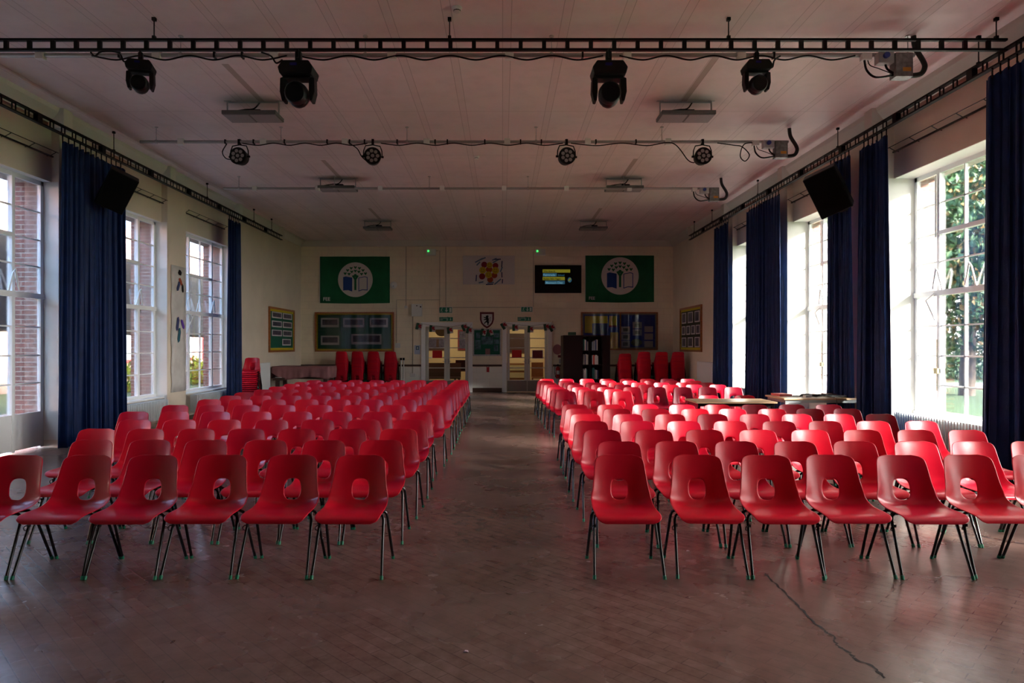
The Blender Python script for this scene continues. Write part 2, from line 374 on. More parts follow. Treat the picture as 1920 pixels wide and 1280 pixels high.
# notices on the door glass
def onwall(name, px0, py0, px1, py1, mat, label=None, cat=None, Y=YB, th=.012, parent=None, gap=0.0, bev=0, group=None):
    a = P(px0, py0, Y); b2 = P(px1, py1, Y)
    o = MB().box((a[0], Y-gap-th, b2[2]), (b2[0], Y-gap, a[2])).build(name, mat, parent)
    if label: tag(o, label, cat, group)
    if bev: bevel(o, bev)
    return o
RED = M('red_paper', (.62, .012, .012), .6); MAR = M('maroon_paper', (.16, .012, .018), .6); PAP = M('white_paper', (.70, .70, .68), .8)
for px, py, m2, lab in ((813, 657, RED, 'red paper notice on the glass of the doors beside the white control box'), (962, 656, RED, 'bright red paper notice on the glass of the doors beside the bookcase'),
                   (1001, 657, MAR, 'dark maroon notice with white edges on the glass beside the bookcase')):
    o = empty('door_notice', P(px+7, py+7, YB+.03), 0, lab, 'notice', None)
    MB().box((-.17, -.012, -.13), (.17, -.008, .13)).build('sheet', m2, o)
    if m2 is MAR: MB().box((-.19, -.008, -.15), (.19, -.005, .15)).build('border', PAP, o)
# ---- windows
HB = [3.70, 2.84, 1.90, 1.46, 1.03]; HT = [3.26, 2.38]
def window(n, xw, a, b2, kind, s):
    fm = MB(); d = .05
    zb = .02 if kind == 'd' else ZS
    def bar(y0, z0, y1, z1, t1=.05): fm.box((xw-t1/2, y0, z0), (xw+t1/2, y1, z1))
    bar(a, zb, a+.07, ZH); bar(b2-.07, zb, b2, ZH); bar(a, ZH-.07, b2, ZH)
    W = b2-a; s1 = a+W*.26; s2 = b2-W*.26; md = (a+b2)/2
    if kind == 'w': bar(a, zb, b2, zb+.06, .09)
    for y in (s1, s2): bar(y-.03, zb, y+.03, ZH, .07)
    bar(md-.012, zb if kind == 'w' else .62, md+.012, ZH, .03)
    if kind == 'd': bar(md-.06, zb, md+.06, 2.4, .06)
    for z in HB: bar(a, z-.011, b2, z+.011, .03)
    bar(a, HT[1]-.04, b2, HT[1]+.04, .09)
    bar(s1, HT[0]-.03, s2, HT[0]+.03, .08)
    bar(a, HT[0]-.011, s1, HT[0]+.011, .03); bar(s2, HT[0]-.011, b2, HT[0]+.011, .03)
    o = struct(fm.build('window_%d' % n, WHT))
    if kind == 'd': bevel(MB().box((xw-.025, a+.07, .04), (xw+.025, b2-.07, .58)).build('door_panel', WHT, o), .004)
    MB().box((xw-.003, a+.07, zb+.04 if kind == 'w' else .58), (xw+.003, b2-.07, ZH-.07)).build('glass_pane', GLASS, o)
    if kind == 'w':
        MB().box((xw-s*.22, a+.02, ZS-.03), (xw+s*.04, b2-.02, ZS)).build('window_sill', WHT, o)
    for y in ((s1+s2)/2-.28, s2-.12, s1-.22):
        st = MB(); x = xw-s*.05
        st.tube([(x, y, HT[1]+.04), (x-s*.05, y+.02, HT[1]+.30), (x-s*.06, y+.05, HT[1]+.36), (x-s*.03, y+.17, HT[1]+.06)], .013, 6)
        st.build('window_stay', WHT, o)
    st = MB(); x = xw-s*.05; y = s1-.1 if s < 0 else s2+.06
    st.tube([(x, y, HT[1]), (x-s*.05, y+.12, HT[1]-.1), (x-s*.03, y-.06, HT[1]-.40)], .011, 6); st.build('window_stay', WHT, o)
    if s > 0:
        h = MB(); h.box((x-.02, s2-.03, 1.20), (x+.03, s2+.05, 1.28)); h.cyl((x, s2-.0, .95), (x, s2, 1.7), .006, 6); h.build('window_latch', M('aged_brass', (.25, .22, .12), .4, .8), o)
        MB().cyl((x, s2+.03, 3.2), (x, s2+.03, 4.1), .012, 8).build('window_rod', WHT, o)
    return o
for i, (a, b2, k) in enumerate(WINL): window(1+i, WL, a, b2, k, -1)
for i, (a, b2, k) in enumerate(WINR): window(5+i, WR, a, b2, k, 1)
# corridor behind the doors
co = MB(); co.box((XL, YB+3.0, 0), (XR, YB+3.2, 3)); co.box((D1[0]-2.4, YB+.3, 0), (D1[0]-2.3, YB+3, 3)); co.box((D2[1]+2.3, YB+.3, 0), (D2[1]+2.4, YB+3, 3)); co.box((XL, YB+.3, 2.8), (XR, YB+3.2, 3))
struct(co.build('wall_corridor', M('corridor_cream', (.62, .47, .24), .6)))

# ================================================================ OUTSIDE
m, t, b = newmat('lawn'); MC['lawn'] = m
pos, gx, gy, gz = geo(t)
t.links.new(ramp(t, noise(t, pos, 2.5, 8), [(.3, (.030, .060, .020)), (.7, (.050, .090, .030))]), b.inputs['Base Color']); b.inputs['Roughness'].default_value = .95
struct(MB().box((OR, -30, -.4), (120, 120, -.2)).build('lawn_east', MC['lawn']))
struct(MB().box((-120, -30, -.4), (-13.2, 120, -.22)).build('lawn_west', MC['lawn']))
struct(MB().box((-13.2, -30, -.4), (OL, 120, -.2)).build('ground_west', M('paving', (.30, .28, .27), .9, noise=.2)))
struct(MB().box((14, 30, -.21), (80, 33, -.17)).build('path', M('tarmac_path', (.42, .44, .46), .9)))
def leaves(name, parent, c, r, n, mats, seed, flat=1.0):
    rnd = random.Random(seed); mb = MB()
    for i in range(n):
        u = rnd.random()**.33; th = rnd.random()*2*math.pi; ph = math.acos(2*rnd.random()-1)
        lump = 1+.22*math.sin(3*th+seed)*math.sin(4*ph)
        p = Vector((c[0]+r[0]*u*lump*math.sin(ph)*math.cos(th), c[1]+r[1]*u*lump*math.sin(ph)*math.sin(th), c[2]+r[2]*u*lump*math.cos(ph)))
        R = Euler((rnd.random()*3, rnd.random()*3, rnd.random()*6)).to_matrix().to_4x4(); R.translation = p; s2 = rnd.uniform(.08, .14)
        mb.add([(-s2, 0, 0), (0, -s2*.6, .03), (s2, 0, 0), (0, s2*.6, .03)], [(0, 1, 2, 3)], rnd.choice((0, 0, 0, 1, 2)), False, R)
    return mb.build(name, mats, parent)
LM = [M('green_leaf', (.030, .085, .028), .55, noise=.4, nscale=.8), M('yellow_leaf', (.20, .12, .03), .6), M('olive_leaf', (.055, .12, .04), .5)]
BARK = M('bark', (.10, .075, .055), .9, noise=.3, nscale=10)
def tree(x, y, h, cr, n, seed, label):
    o = empty('tree', (x, y, -.2), 0, label, 'tree', 'trees beyond the lawn')
    MB().tube([(0, 0, 0), (.1, 0, h*.3), (0, .1, h*.6), (.2, 0, h*.85)], [.28, .22, .15, .05], 10).build('trunk', BARK, o)
    for k in range(4):
        a = k*1.7; MB().tube([(0, 0, h*.4), (math.cos(a)*cr*.4, math.sin(a)*cr*.4, h*.6), (math.cos(a)*cr*.8, math.sin(a)*cr*.8, h*.75)], [.12, .08, .03], 6).build('branch', BARK, o)
    leaves('foliage', o, (0, 0, h*.58), (cr, cr, h*.42), n, LM, seed)
    return o
tree(17.0, 25, 10, 5.0, 34000, 1, 'tall leafy tree turning orange seen through the window above the grey radiator')
tree(30, 32, 13, 4.5, 12000, 2, 'broad green tree behind the orange-tinged tree outside')
tree(24, 50, 12, 5, 9000, 4, 'distant green tree past the path beyond the lawn')
hd = leaves('hedge', None, (26, 38, .8), (12, 1.5, 1.6), 9000, LM, 6); tag(hd, 'long low green hedge far across the lawn', 'hedge')
# covered way and building outside the other windows
cw = empty('covered_walkway', (-10.4, 12, -.22), 0, 'covered walkway with dark roof fascia and blue posts outside the door window', 'walkway')
MB().box((-2.6, -8, 2.2), (0, 36, 4.2)).build('roof', M('dark_timber', (.018, .016, .016), .7), cw)
for yy in (-6.5, -2.6, 1.3, 5.6, 9.6, 14, 19, 24, 29): MB().box((-.25, yy, 0), (-.07, yy+.18, 2.2)).build('post', M('blue_paint', (.03, .09, .2), .5), cw)
hb = empty('brick_building', (-19, 14, -.22), 0, 'pale brick building with pitched roof and red window frames beyond the walkway', 'building')
MB().box((-4, -16, 0), (0, 60, 5.6)).build('wall', M('pale_brick', (.46, .30, .25), .9, noise=.2, nscale=3), hb)
MB().prism([(-4.6, 5.6), (.6, 5.6), (-2, 8.4)], -16, 60).build('roof', M('pink_roof_tile', (.55, .33, .28), .9), hb)
for k in range(21):
    f = MB().box((0, -15+3.4*k, 1.0), (.06, -13+3.4*k, 2.9)).build('window', M('red_paint', (.45, .03, .04), .5), hb)
    MB().box((.06, -14.85+3.4*k, 1.15), (.07, -14.05+3.4*k, 2.75)).box((.06, -13.95+3.4*k, 1.15), (.07, -13.15+3.4*k, 2.75)).build('pane', M('pale_pane', (.55, .66, .72), .2), f)
for k, (sx_, sy_, sl) in enumerate(((-15.2, 27, 'yellow-green shrub seen low through the window beside the wide shaded curtain'), (-15, 33, 'yellow-green shrub seen low through the shaded window beside the painted paper'))):
    sh = leaves('shrub', None, (sx_, sy_, .35), (.8, 1.6, .75), 700, [M('lime_leaf', (.35, .42, .03), .6), LM[1], LM[2]], 20+k)
    tag(sh, sl, 'shrub', 'shrubs beyond the walkway')

# ================================================================ CHAIRS
def catmull(pts, n):
    out = []; k = len(pts)-1
    for i in range(n):
        q = i/(n-1)*k; j = min(int(q), k-1); f = q-j
        p0, p1, p2, p3 = pts[max(j-1, 0)], pts[j], pts[j+1], pts[min(j+2, k)]
        out.append(tuple(.5*((2*b2)+(-a+c2)*f+(2*a-5*b2+4*c2-d)*f*f+(-a+3*b2-3*c2+d)*f**3) for a, b2, c2, d in zip(p0, p1, p2, p3)))
    return out
#        y     z     halfw  zlift  ywrap
PROF = [(-.242, .380, .165, .000, .000), (-.243, .393, .196, .000, .000), (-.238, .408, .214, .000, .000), (-.222, .420, .224, .002, .000), (-.18, .428, .229, .005, .0), (-.10, .426, .229, .011, .0), (-.02, .418, .227, .020, .0), (.06, .413, .225, .036, .003),
        (.12, .416, .223, .052, .014), (.165, .430, .220, .060, .034), (.190, .460, .216, .050, .054), (.203, .505, .210, .028, .062), (.212, .56, .203, .010, .058), (.222, .62, .197, .0, .050), (.234, .68, .190, .0, .044),
        (.245, .725, .185, .0, .038), (.252, .750, .177, .0, .034), (.256, .764, .162, .0, .028), (.258, .773, .136, .0, .018), (.259, .777, .095, .0, .010)]
def shellmesh(nu, ns, sub):
    pr = catmull(PROF, ns); bm = bmesh.new(); grid = []
    us = [math.copysign(abs(q)**.9, q) for q in [2*i/(nu-1)-1 for i in range(nu)]]
    HC, RX, RZ = .530, .061, .075
    for (y, z, hw, zl, yw) in pr:
        row = []
        for u in us:
            au = abs(u); row.append(bm.verts.new((hw*u, y-yw*au**2.2, z+zl*au**3)))
        grid.append(row)
    back = [r for r in range(len(pr)) if pr[r][1] > .44 and pr[r][0] > .15]
    rad = {}
    for r in back:
        for v in grid[r]:
            rad[v] = (abs(v.co.x/RX)**2.8+abs((v.co.z-HC)/RZ)**2.8)**(1/2.8)
    dead = {v for v, q in rad.items() if q < .93}
    for i in range(len(grid)-1):
        for j in range(nu-1):
            q = (grid[i][j], grid[i][j+1], grid[i+1][j+1], grid[i+1][j])
            if any(v in dead for v in q): continue
            f = bm.faces.new(q); f.smooth = True
    bmesh.ops.delete(bm, geom=list(dead), context='VERTS')
    for v in bm.verts:
        if v in rad and v.is_boundary and rad[v] < 1.6 and abs(v.co.x) < .12:
            k = 1/rad[v]; v.co.x *= k; v.co.z = HC+(v.co.z-HC)*k
    me = bpy.data.meshes.new('seat_shell'); bm.to_mesh(me); bm.free()
    o = bpy.data.objects.new('tmp', me); C.objects.link(o)
    md = o.modifiers.new('s', 'SOLIDIFY'); md.thickness = .007; md.offset = -1
    if sub: md = o.modifiers.new('u', 'SUBSURF'); md.levels = 1; md.render_levels = 1
    bpy.context.view_layer.update()
    m2 = bpy.data.meshes.new_from_object(o.evaluated_get(bpy.context.evaluated_depsgraph_get())); bpy.data.objects.remove(o)
    m2.name = 'seat_shell'
    for p in m2.polygons: p.use_smooth = True
    return m2
SH = shellmesh(25, 44, True); SHL = shellmesh(17, 30, False)
def withmat(me, mat): m2 = me.copy(); m2.materials.clear(); m2.materials.append(mat); return m2
SHM = {k: withmat(SH, MC[k]) for k in ('scarlet_plastic', 'crimson_plastic')}
def legpts(sx, sy):
    top = [(sx*.10, sy*.045, .402), (sx*.165, sy*.048, .408), (sx*.195, sy*.052, .406), (sx*.216, sy*.060, .392), (sx*.225, sy*.072, .365)]
    return top+[(sx*.2405, sy*.228+(-.004 if sy < 0 else 0), .014)]
def legmb(sx, sy): return MB().tube(legpts(sx, sy), .0105, 10)
def capmb(sx, sy):
    p = Vector(legpts(sx, sy)[-1]); d = (p-Vector(legpts(sx, sy)[-2])).normalized(); return MB().tube([p-d*.012, p+d*.008, Vector((p.x+d.x*.012, p.y+d.y*.012, .001))], .0128, 10)
def framemb():
    f = MB().box((-.12, -.075, .392), (.12, -.055, .404)).box((-.12, .055, .392), (.12, .075, .404)).box((-.03, -.09, .404), (.03, .09, .410))
    return f
def hookmb():
    h = MB().tube([(-.222, -.095, .335), (-.236, -.11, .337), (-.250, -.112, .325), (-.250, -.105, .305), (-.238, -.098, .300)], .0035, 6)
    return h.box((-.226, -.112, .325), (-.214, -.086, .345))
LEG = {(a, b2): legmb(a, b2).mesh('leg', BLK) for a in (-1, 1) for b2 in (-1, 1)}
CAP = {k: capmb(*k).mesh('foot_cap', GRN) for k in LEG}
FRM = framemb().mesh('seat_frame', BLK); HOOK = hookmb().mesh('coupling_hook', BLK)
def mkobj(n, me, parent): o = bpy.data.objects.new(n, me); C.objects.link(o); o.parent = parent; return o
def fullchair():
    r = empty('chair')
    mkobj('seat_shell', SHM['scarlet_plastic'], r); mkobj('seat_frame', FRM, r); mkobj('coupling_hook', HOOK, r)
    for k in LEG:
        l = mkobj('leg', LEG[k], r); mkobj('foot_cap', CAP[k], l)['label'] = 'green rubber foot cap'
    return r
def simplemesh(hook, name):
    mb = MB(); me = SHL
    mb.add([v.co[:] for v in me.vertices], [tuple(p.vertices) for p in me.polygons], 0, True)
    o = len(mb.v)
    for k in LEG:
        mb.tube(legpts(*k), .0105, 6, 1); q = capmb(*k); off = len(mb.v); mb.v += q.v; mb.f += [[i+off for i in f] for f in q.f]; mb.m += [2]*len(q.f); mb.sm += q.sm
    q = framemb(); off = len(mb.v); mb.v += q.v; mb.f += [[i+off for i in f] for f in q.f]; mb.m += [1]*len(q.f); mb.sm += q.sm
    return mb
SMS = {k: simplemesh(False, 'chair').mesh('chair', [MC[k], BLK, GRN]) for k in ('scarlet_plastic', 'crimson_plastic')}
ORD = 'first second third fourth fifth sixth seventh eighth ninth tenth eleventh twelfth thirteenth fourteenth fifteenth sixteenth'.split()
proto = {}
rj = random.Random(7)
def put(x, ytop, full, mat, label, group, rz=0.0, scl=1.0, z=0.0):
    if full:
        if 'f' not in proto: proto['f'] = fullchair(); c = proto['f']
        else:
            c = copytree(proto['f'])
        if mat != 'scarlet_plastic':
            for k in [q for q in c.children if q.name.startswith('seat_shell')]: k.data = SHM[mat]
    else:
        c = bpy.data.objects.new('chair', SMS[mat]); C.objects.link(c)
    c.location = (x, ytop, z); c.rotation_euler.z = rz; c.scale = (scl,)*3
    tag(c, label, 'chair', group); return c
def dtop(y): return 1280*.823/(y-VY)
# left block: (y of back top, aisle x px, far x px, count)
LROWS = [(851.5, [678, 551, 421, 294, 177, 43]), (823.5, [717, 610, 502, 390, 284, 176]), (802.5, [748, 654, 560, 465, 375, 280, 188]), (785.5, [770, 684, 598, 513, 425, 340, 255]),
         (770.5, [783, 712, 635, 560, 484, 407, 330, 254]), (758, [806, 738, 670, 600, 532, 465, 399, 333]), (747.5, [822, 760, 698, 637, 577, 516, 454, 395]),
         (740.5, (829, 434, 8)), (734.5, (836, 460, 8)), (729, (842, 495, 8)), (723.5, (850, 522, 8)), (718.5, (856, 548, 8)), (715, (860, 568, 8)), (711.5, (864, 589, 8))]
PITCH = .507
def rowxs(r): return r[1] if isinstance(r[1], list) else [r[1][0]+(r[1][1]-r[1][0])*i/(r[1][2]-1) for i in range(r[1][2])]
tot = 0
for ri, r in enumerate(LROWS):
    d = dtop(r[0]+1.0); d0 = d-.255; xs = rowxs(r)
    X = [(p-VX)*d/F for p in xs]
    for ci in range(1, len(X)):
        if X[ci-1]-X[ci] < .497: X[ci] = X[ci-1]-.497
    for ci, x in enumerate(X):
        mat = 'scarlet_plastic'
        put(x, d0+rj.uniform(-.012, .012), ri < 7, mat, 'red plastic chair in the shaded block, %s row from the front, %s from the aisle' % (ORD[ri], ORD[ci]),
            'red chairs set out in the shaded block', math.radians(rj.uniform(-1, 1))); tot += 1
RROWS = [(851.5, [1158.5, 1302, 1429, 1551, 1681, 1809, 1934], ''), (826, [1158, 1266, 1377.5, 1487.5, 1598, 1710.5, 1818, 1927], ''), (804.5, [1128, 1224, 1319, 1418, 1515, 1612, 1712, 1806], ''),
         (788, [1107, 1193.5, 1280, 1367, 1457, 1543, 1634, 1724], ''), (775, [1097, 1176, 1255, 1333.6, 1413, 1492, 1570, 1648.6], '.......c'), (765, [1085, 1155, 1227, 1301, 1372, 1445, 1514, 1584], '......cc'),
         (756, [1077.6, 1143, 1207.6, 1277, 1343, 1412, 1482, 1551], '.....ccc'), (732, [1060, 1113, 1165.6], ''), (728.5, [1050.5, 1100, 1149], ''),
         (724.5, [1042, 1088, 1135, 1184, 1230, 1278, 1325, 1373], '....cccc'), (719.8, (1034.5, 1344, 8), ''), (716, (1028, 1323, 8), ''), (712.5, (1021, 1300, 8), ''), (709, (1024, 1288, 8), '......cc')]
for ri, r in enumerate(RROWS):
    d = dtop(r[0]+1.0)
    if ri == 6: d -= .1
    d0 = d-.255; xs = rowxs(r)
    X = [(p-VX)*d/F for p in xs]
    for ci in range(1, len(X)):
        if X[ci]-X[ci-1] < .497: X[ci] = X[ci-1]+.497
    for ci, x in enumerate(X):
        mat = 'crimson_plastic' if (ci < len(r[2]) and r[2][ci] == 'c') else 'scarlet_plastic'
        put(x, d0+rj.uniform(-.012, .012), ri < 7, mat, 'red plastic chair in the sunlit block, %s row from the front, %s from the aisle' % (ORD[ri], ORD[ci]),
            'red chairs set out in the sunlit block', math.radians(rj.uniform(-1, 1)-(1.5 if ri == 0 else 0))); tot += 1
put(P(1328, 0, 11.75)[0], 11.55, False, 'scarlet_plastic', 'small red chair tucked behind the bare wooden table, closer to the aisle', 'small red chairs behind the bare table', 0, .97)
put(P(1396.6, 0, 11.75)[0], 11.55, False, 'scarlet_plastic', 'small red chair behind the bare wooden table, closer to the windows', 'small red chairs behind the bare table', 0, .97)
# stacks
def stack(x, y, n, rz, where, group, dz=.052):
    for k in range(n):
        s = math.sin(rz); c2 = math.cos(rz)
        put(x+.0035*k*(-s)*-1, y-.0035*k*c2, False, 'scarlet_plastic', 'red plastic chair, %s from the bottom in the %s' % (ORD[k], where), group, rz, 1, k*dz)
YS = 22.95
for px, n, wh in ((639, 13, 'stack beside the covered piano'), (669, 13, 'second stack from the covered piano'), (699, 13, 'third stack from the covered piano'), (731, 13, 'stack beside the thin white poles')):
    stack(P(px, 0, YS)[0], YS+.26, n, math.pi, wh, 'chairs stacked below the green notice board', .054)
for px, n, wh in ((1173, 12, 'stack beside the bookcase'), (1209, 13, 'second stack from the bookcase'), (1242, 13, 'third stack from the bookcase'), (1273, 13, 'stack against the window wall')):
    stack(P(px, 0, 21.4)[0], 21.4+.26, n, math.pi, wh, 'chairs stacked below the blue notice board', .054)
stack(P(474, 0, 18.2)[0]+.02, 18.0, 11, math.radians(8), 'stack behind the far curtain', 'chairs stacked beside the curtain')

# ================================================================ FURNITURE
def table(x0, x1, y0, y1, h, label, frame):
    o = empty('table', ((x0+x1)/2, (y0+y1)/2, 0), 0, label, 'table'); w2 = (x1-x0)/2; d2 = (y1-y0)/2
    bevel(MB().box((-w2, -d2, h-.026), (w2, d2, h)).build('table_top', BEECH, o), .003)
    r = MB(); 
    for s in (-1, 1): r.box((-w2+.05, s*(d2-.05)-.015, h-.075), (w2-.05, s*(d2-.05)+.015, h-.026)); r.box((s*(w2-.05)-.015, -d2+.05, h-.075), (s*(w2-.05)+.015, d2-.05, h-.026))
    r.build('rail', frame, o)
    for a in (-1, 1):
        for b2 in (-1, 1): MB().box((a*(w2-.05)-.018, b2*(d2-.05)-.018, 0), (a*(w2-.05)+.018, b2*(d2-.05)+.018, h-.026)).build('leg', frame, o)
    return o
table(3.02, 4.28, 10.62, 11.30, .735, 'bare wooden table with black frame standing among the sunlit chairs', BLK)
table(4.52, 5.88, 10.95, 11.75, .765, 'wooden table with grey frame covered in cables and papers by the curtains', GREYM)
TZ = .766
def ontable(name, x, y, sz, mat, label, cat, rz=0.0, group=None):
    o = MB().box((-sz[0]/2, -sz[1]/2, 0), (sz[0]/2, sz[1]/2, sz[2])).build(name, mat, None, (x, y, TZ), rz); tag(o, label, cat, group); return o
ontable('folder', 4.72, 11.55, (.22, .3, .035), M('pink_red_card', (.6, .12, .12), .5), 'pale red folder at the corner of the cable-covered table', 'folder', .1)
ontable('paper_sheet', 4.82, 11.28, (.21, .3, .004), PAP, 'white sheet of paper lying beside the pale red folder', 'paper', .4)
ontable('paper_sheet', 5.05, 11.45, (.3, .21, .006), PAP, 'white sheet of paper half under the coiled cables', 'paper', -.2)
ontable('folder', 5.62, 11.6, (.3, .22, .03), MAR, 'dark maroon folder at the curtain side of the table', 'folder', .1)
ontable('plug_adapter', 4.98, 11.15, (.14, .06, .035), PLW, 'white plug adapter near the edge of the table', 'plug', .5)
rc = random.Random(3)
for k, (cx, cy, lab) in enumerate(((5.1, 11.3, 'black cable coiled beside the white paper on the table'), (5.32, 11.35, 'tangled black cable heaped in the middle of the table'), (5.48, 11.22, 'thin black cable snaking towards the bare end of the table'))):
    mb = MB(); pts = []
    for i in range(90):
        a = i*.33; r = .06+.07*abs(math.sin(i*.13+k)); pts.append((cx+r*1.3*math.cos(a), cy+r*math.sin(a), TZ+.008+.03*abs(math.sin(i*.37+k))*(1-k*.2)))
    mb.tube(pts, .006, 6); tag(mb.build('cable', M('cable_black' if k < 2 else 'cable_grey', (.02, .02, .022) if k < 2 else (.15, .17, .18), .5)), lab, 'cable', 'cables on the table')
tag(MB().tube([(5.30, 11.2, TZ+.008), (5.33, 11.0, TZ+.01), (5.345, 10.93, TZ-.0), (5.36, 10.92, TZ-.12), (5.40, 10.92, TZ-.25)], .004, 6).build('power_lead', M('cable_black'), None), 'thin lead hanging over the near edge of the cable-covered table', 'lead')
# covered piano
pn = empty('piano', (-6.05, 20.9, 0), 0, 'dark piano under a dusty pink cloth beside the stacked chairs', 'piano')
bevel(MB().box((-.78, -.40, .62), (.80, .42, .98)).build('body', BROWN, pn), .01)
MB().box((-.80, -.52, .58), (-.45, -.40, .66)).build('keyboard', BROWN, pn)
MB().box((-.74, -.515, .66), (-.55, -.42, .675)).build('keys', PAP, pn)
for x, y in ((-.72, -.34), (.72, -.34), (-.72, .36), (.72, .36)): MB().box((x-.05, y-.05, 0), (x+.05, y+.05, .62)).build('leg', BROWN, pn)
def cloth():
    W, D, n = .845, .475, 160; mb = MB(); H = 1.0; loops = []
    per = []
    cs = [(-W, -D), (W, -D), (W, D), (-W, D)]
    L = [2*W, 2*D, 2*W, 2*D]; T = sum(L)
    for i in range(n):
        q = i/n*T; k = 0
        while q > L[k]: q -= L[k]; k += 1
        a, b2 = cs[k], cs[(k+1) % 4]; f = q/L[k]; per.append((a[0]+(b2[0]-a[0])*f, a[1]+(b2[1]-a[1])*f, k, f))
    rows = 9
    for j in range(rows):
        f = j/(rows-1)
        for i, (x, y, k, ff) in enumerate(per):
            drop = .36 if k != 0 else .36-.17*max(0, 1-ff*5)+.04*math.sin(ff*7)
            amp = .022*f*(math.sin(i*.55)+.5*math.sin(i*1.23+1)); nx, ny = [(0, -1), (1, 0), (0, 1), (-1, 0)][k]
            rr = .03*min(1, f*6)
            mb.v.append((x+nx*(amp+rr), y+ny*(amp+rr), H-drop*f-(.004*(1-f))))
    for j in range(rows-1):
        for i in range(n): mb.f.append([j*n+i, j*n+(i+1) % n, (j+1)*n+(i+1) % n, (j+1)*n+i][::-1]); mb.m.append(0); mb.sm.append(True)
    mb.f.append(list(range(n))); mb.m.append(0); mb.sm.append(False)
    return mb
cl = cloth().build('cloth_cover', M('dusty_pink_cloth', (.25, .105, .11), .85, noise=.2, nscale=3), None, (-6.05, 20.9, 0))
md = cl.modifiers.new('s', 'SOLIDIFY'); md.thickness = .004; md.offset = 1
tag(cl, 'dusty pink cloth draped in folds over the piano', 'cloth')
# bookcase with leaflets and books
BX0, BX1, BY = P(1056, 0, 21.6)[0], P(1144, 0, 21.6)[0], 21.6
bk = empty('bookcase', ((BX0+BX1)/2, BY, 0), 0, 'tall dark mahogany bookcase with open side shelves next to the fire extinguisher', 'bookcase')
hw = (BX1-BX0)/2; DK = M('mahogany', (.014, .003, .004), .5, spec=.2); xs0 = -hw+.62
MB().box((-hw, 0, 0), (xs0, .9, 1.95)).build('cabinet', DK, bk)
MB().box((hw-.24, 0, 0), (hw, .9, 1.95)).build('side_panel', DK, bk); MB().box((xs0, .42, 0), (hw-.24, .45, 1.95)).build('back_panel', DK, bk)
MB().box((xs0, 0, 1.92), (hw-.24, .42, 1.95)).build('top_panel', DK, bk)
SHZ = [.12, .56, 1.02, 1.47]
for z in SHZ: MB().box((xs0, 0, z-.02), (hw-.24, .42, z)).build('shelf', DK, bk)
MB().box((xs0+.22, .0, .12), (xs0+.25, .42, 1.92)).build('divider', DK, bk)
cols = [('white', (.62, .62, .62)), ('pale blue', (.30, .38, .55)), ('white', (.55, .57, .60)), ('red', (.55, .05, .02)), ('teal', (.02, .16, .16)), ('dark blue', (.03, .05, .16)), ('grey', (.28, .28, .30))]
rb = random.Random(5); names = ['lowest', 'second', 'third', 'top']
for si, z in enumerate(SHZ):
    xx = (BX0+BX1)/2+xs0+.02
    for k in range(9):
        wd = rb.choice((.028, .036, .045)); hh = rb.uniform(.27, .36)
        if k == 4: xx = (BX0+BX1)/2+xs0+.30
        lim = (BX0+BX1)/2+(xs0+.21 if k < 4 else hw-.25)
        if xx+wd > lim: continue
        nm, cc = cols[3 if (k == 5 and si == 2) else rb.choice((0, 1, 2, 4, 5, 6, 0, 2))]
        o = MB().box((0, 0, 0), (wd, .2, hh)).build('book', M('book_'+nm.replace(' ', '_'), cc, .6), None, (xx, BY+.03, z+.001))
        tag(o, '%s book on the %s shelf of the dark bookcase, %s along' % (nm, names[si], ORD[k]), 'book', 'books in the dark bookcase'); xx += wd+.004
# fire extinguisher
fe = empty('fire_extinguisher', P(1046, 0, YB-.12)[:2]+(.48,), 0, 'red fire extinguisher with black hose mounted low beside the bookcase', 'fire extinguisher')
rd = M('extinguisher_red', (.40, .01, .012), .3)
MB().tube([(0, 0, 0), (0, 0, .02), (0, 0, .36), (0, 0, .40), (0, 0, .43)], [.05, .075, .075, .05, .02], 16).build('cylinder', rd, fe)
MB().box((-.02, -.03, .43), (.02, .03, .50)).box((-.01, -.10, .48), (.01, .03, .50)).build('valve', MBLK, fe)
MB().tube([(-.02, 0, .46), (-.10, 0, .42), (-.11, -.02, .2), (-.08, -.03, .05)], .012, 8).build('hose', MBLK, fe)
MB().box((-.05, -.079, .15), (.05, -.072, .28)).build('label_plate', PAP, fe)
MB().box((-.03, .07, .3), (.03, .12, .4)).build('bracket', MBLK, fe)
# ================================================================ CURTAINS
def curtain(x, y0, y1, zt, zb, folds, label, flare=.06, seed=0, amp=.06):
    ny, nz = int(folds*14), 26; mb = MB(); rnd = random.Random(seed); ph = rnd.random()*6
    for j in range(nz):
        f = j/(nz-1); z = zt+(zb-zt)*f
        for i in range(ny):
            q = i/(ny-1); qq = (q-.5)*(1+flare*2*f/(y1-y0)*1.0)+.5
            y = y0+(y1-y0)*qq+.012*math.sin(q*folds*6.28*2+ph)
            a = amp*(.55+.45*f)*(.70+.30*math.sin(q*9+seed)+.25*math.sin(q*23+seed*2+f*1.5))
            xx = x+a*math.sin(2*math.pi*folds*q+ph+.35*math.sin(f*3+q*5)+1.3*math.sin(q*7+seed)+.7*math.sin(q*17+seed*3))+.25*a*math.sin(4*math.pi*folds*q+f*2)
            mb.v.append((xx, y, z+(.02*math.sin(2*math.pi*folds*q*1.0) if j == 0 else 0)))
    for j in range(nz-1):
        for i in range(ny-1): k = j*ny+i; mb.f.append([k, k+1, k+1+ny, k+ny]); mb.m.append(0); mb.sm.append(True)
    for i in range(0, ny, 14):
        q = mb.v[i]; mb.cyl((x, q[1], zt-.02), (x, q[1], zt+.10), .006, 5, 1)
    o = mb.build('curtain', [CURT, BLK]); md = o.modifiers.new('s', 'SOLIDIFY'); md.thickness = .004
    tag(o, label, 'curtain', 'navy stage curtains'); return o
TXL, TXR, TZC = -6.66, 5.65, 4.87
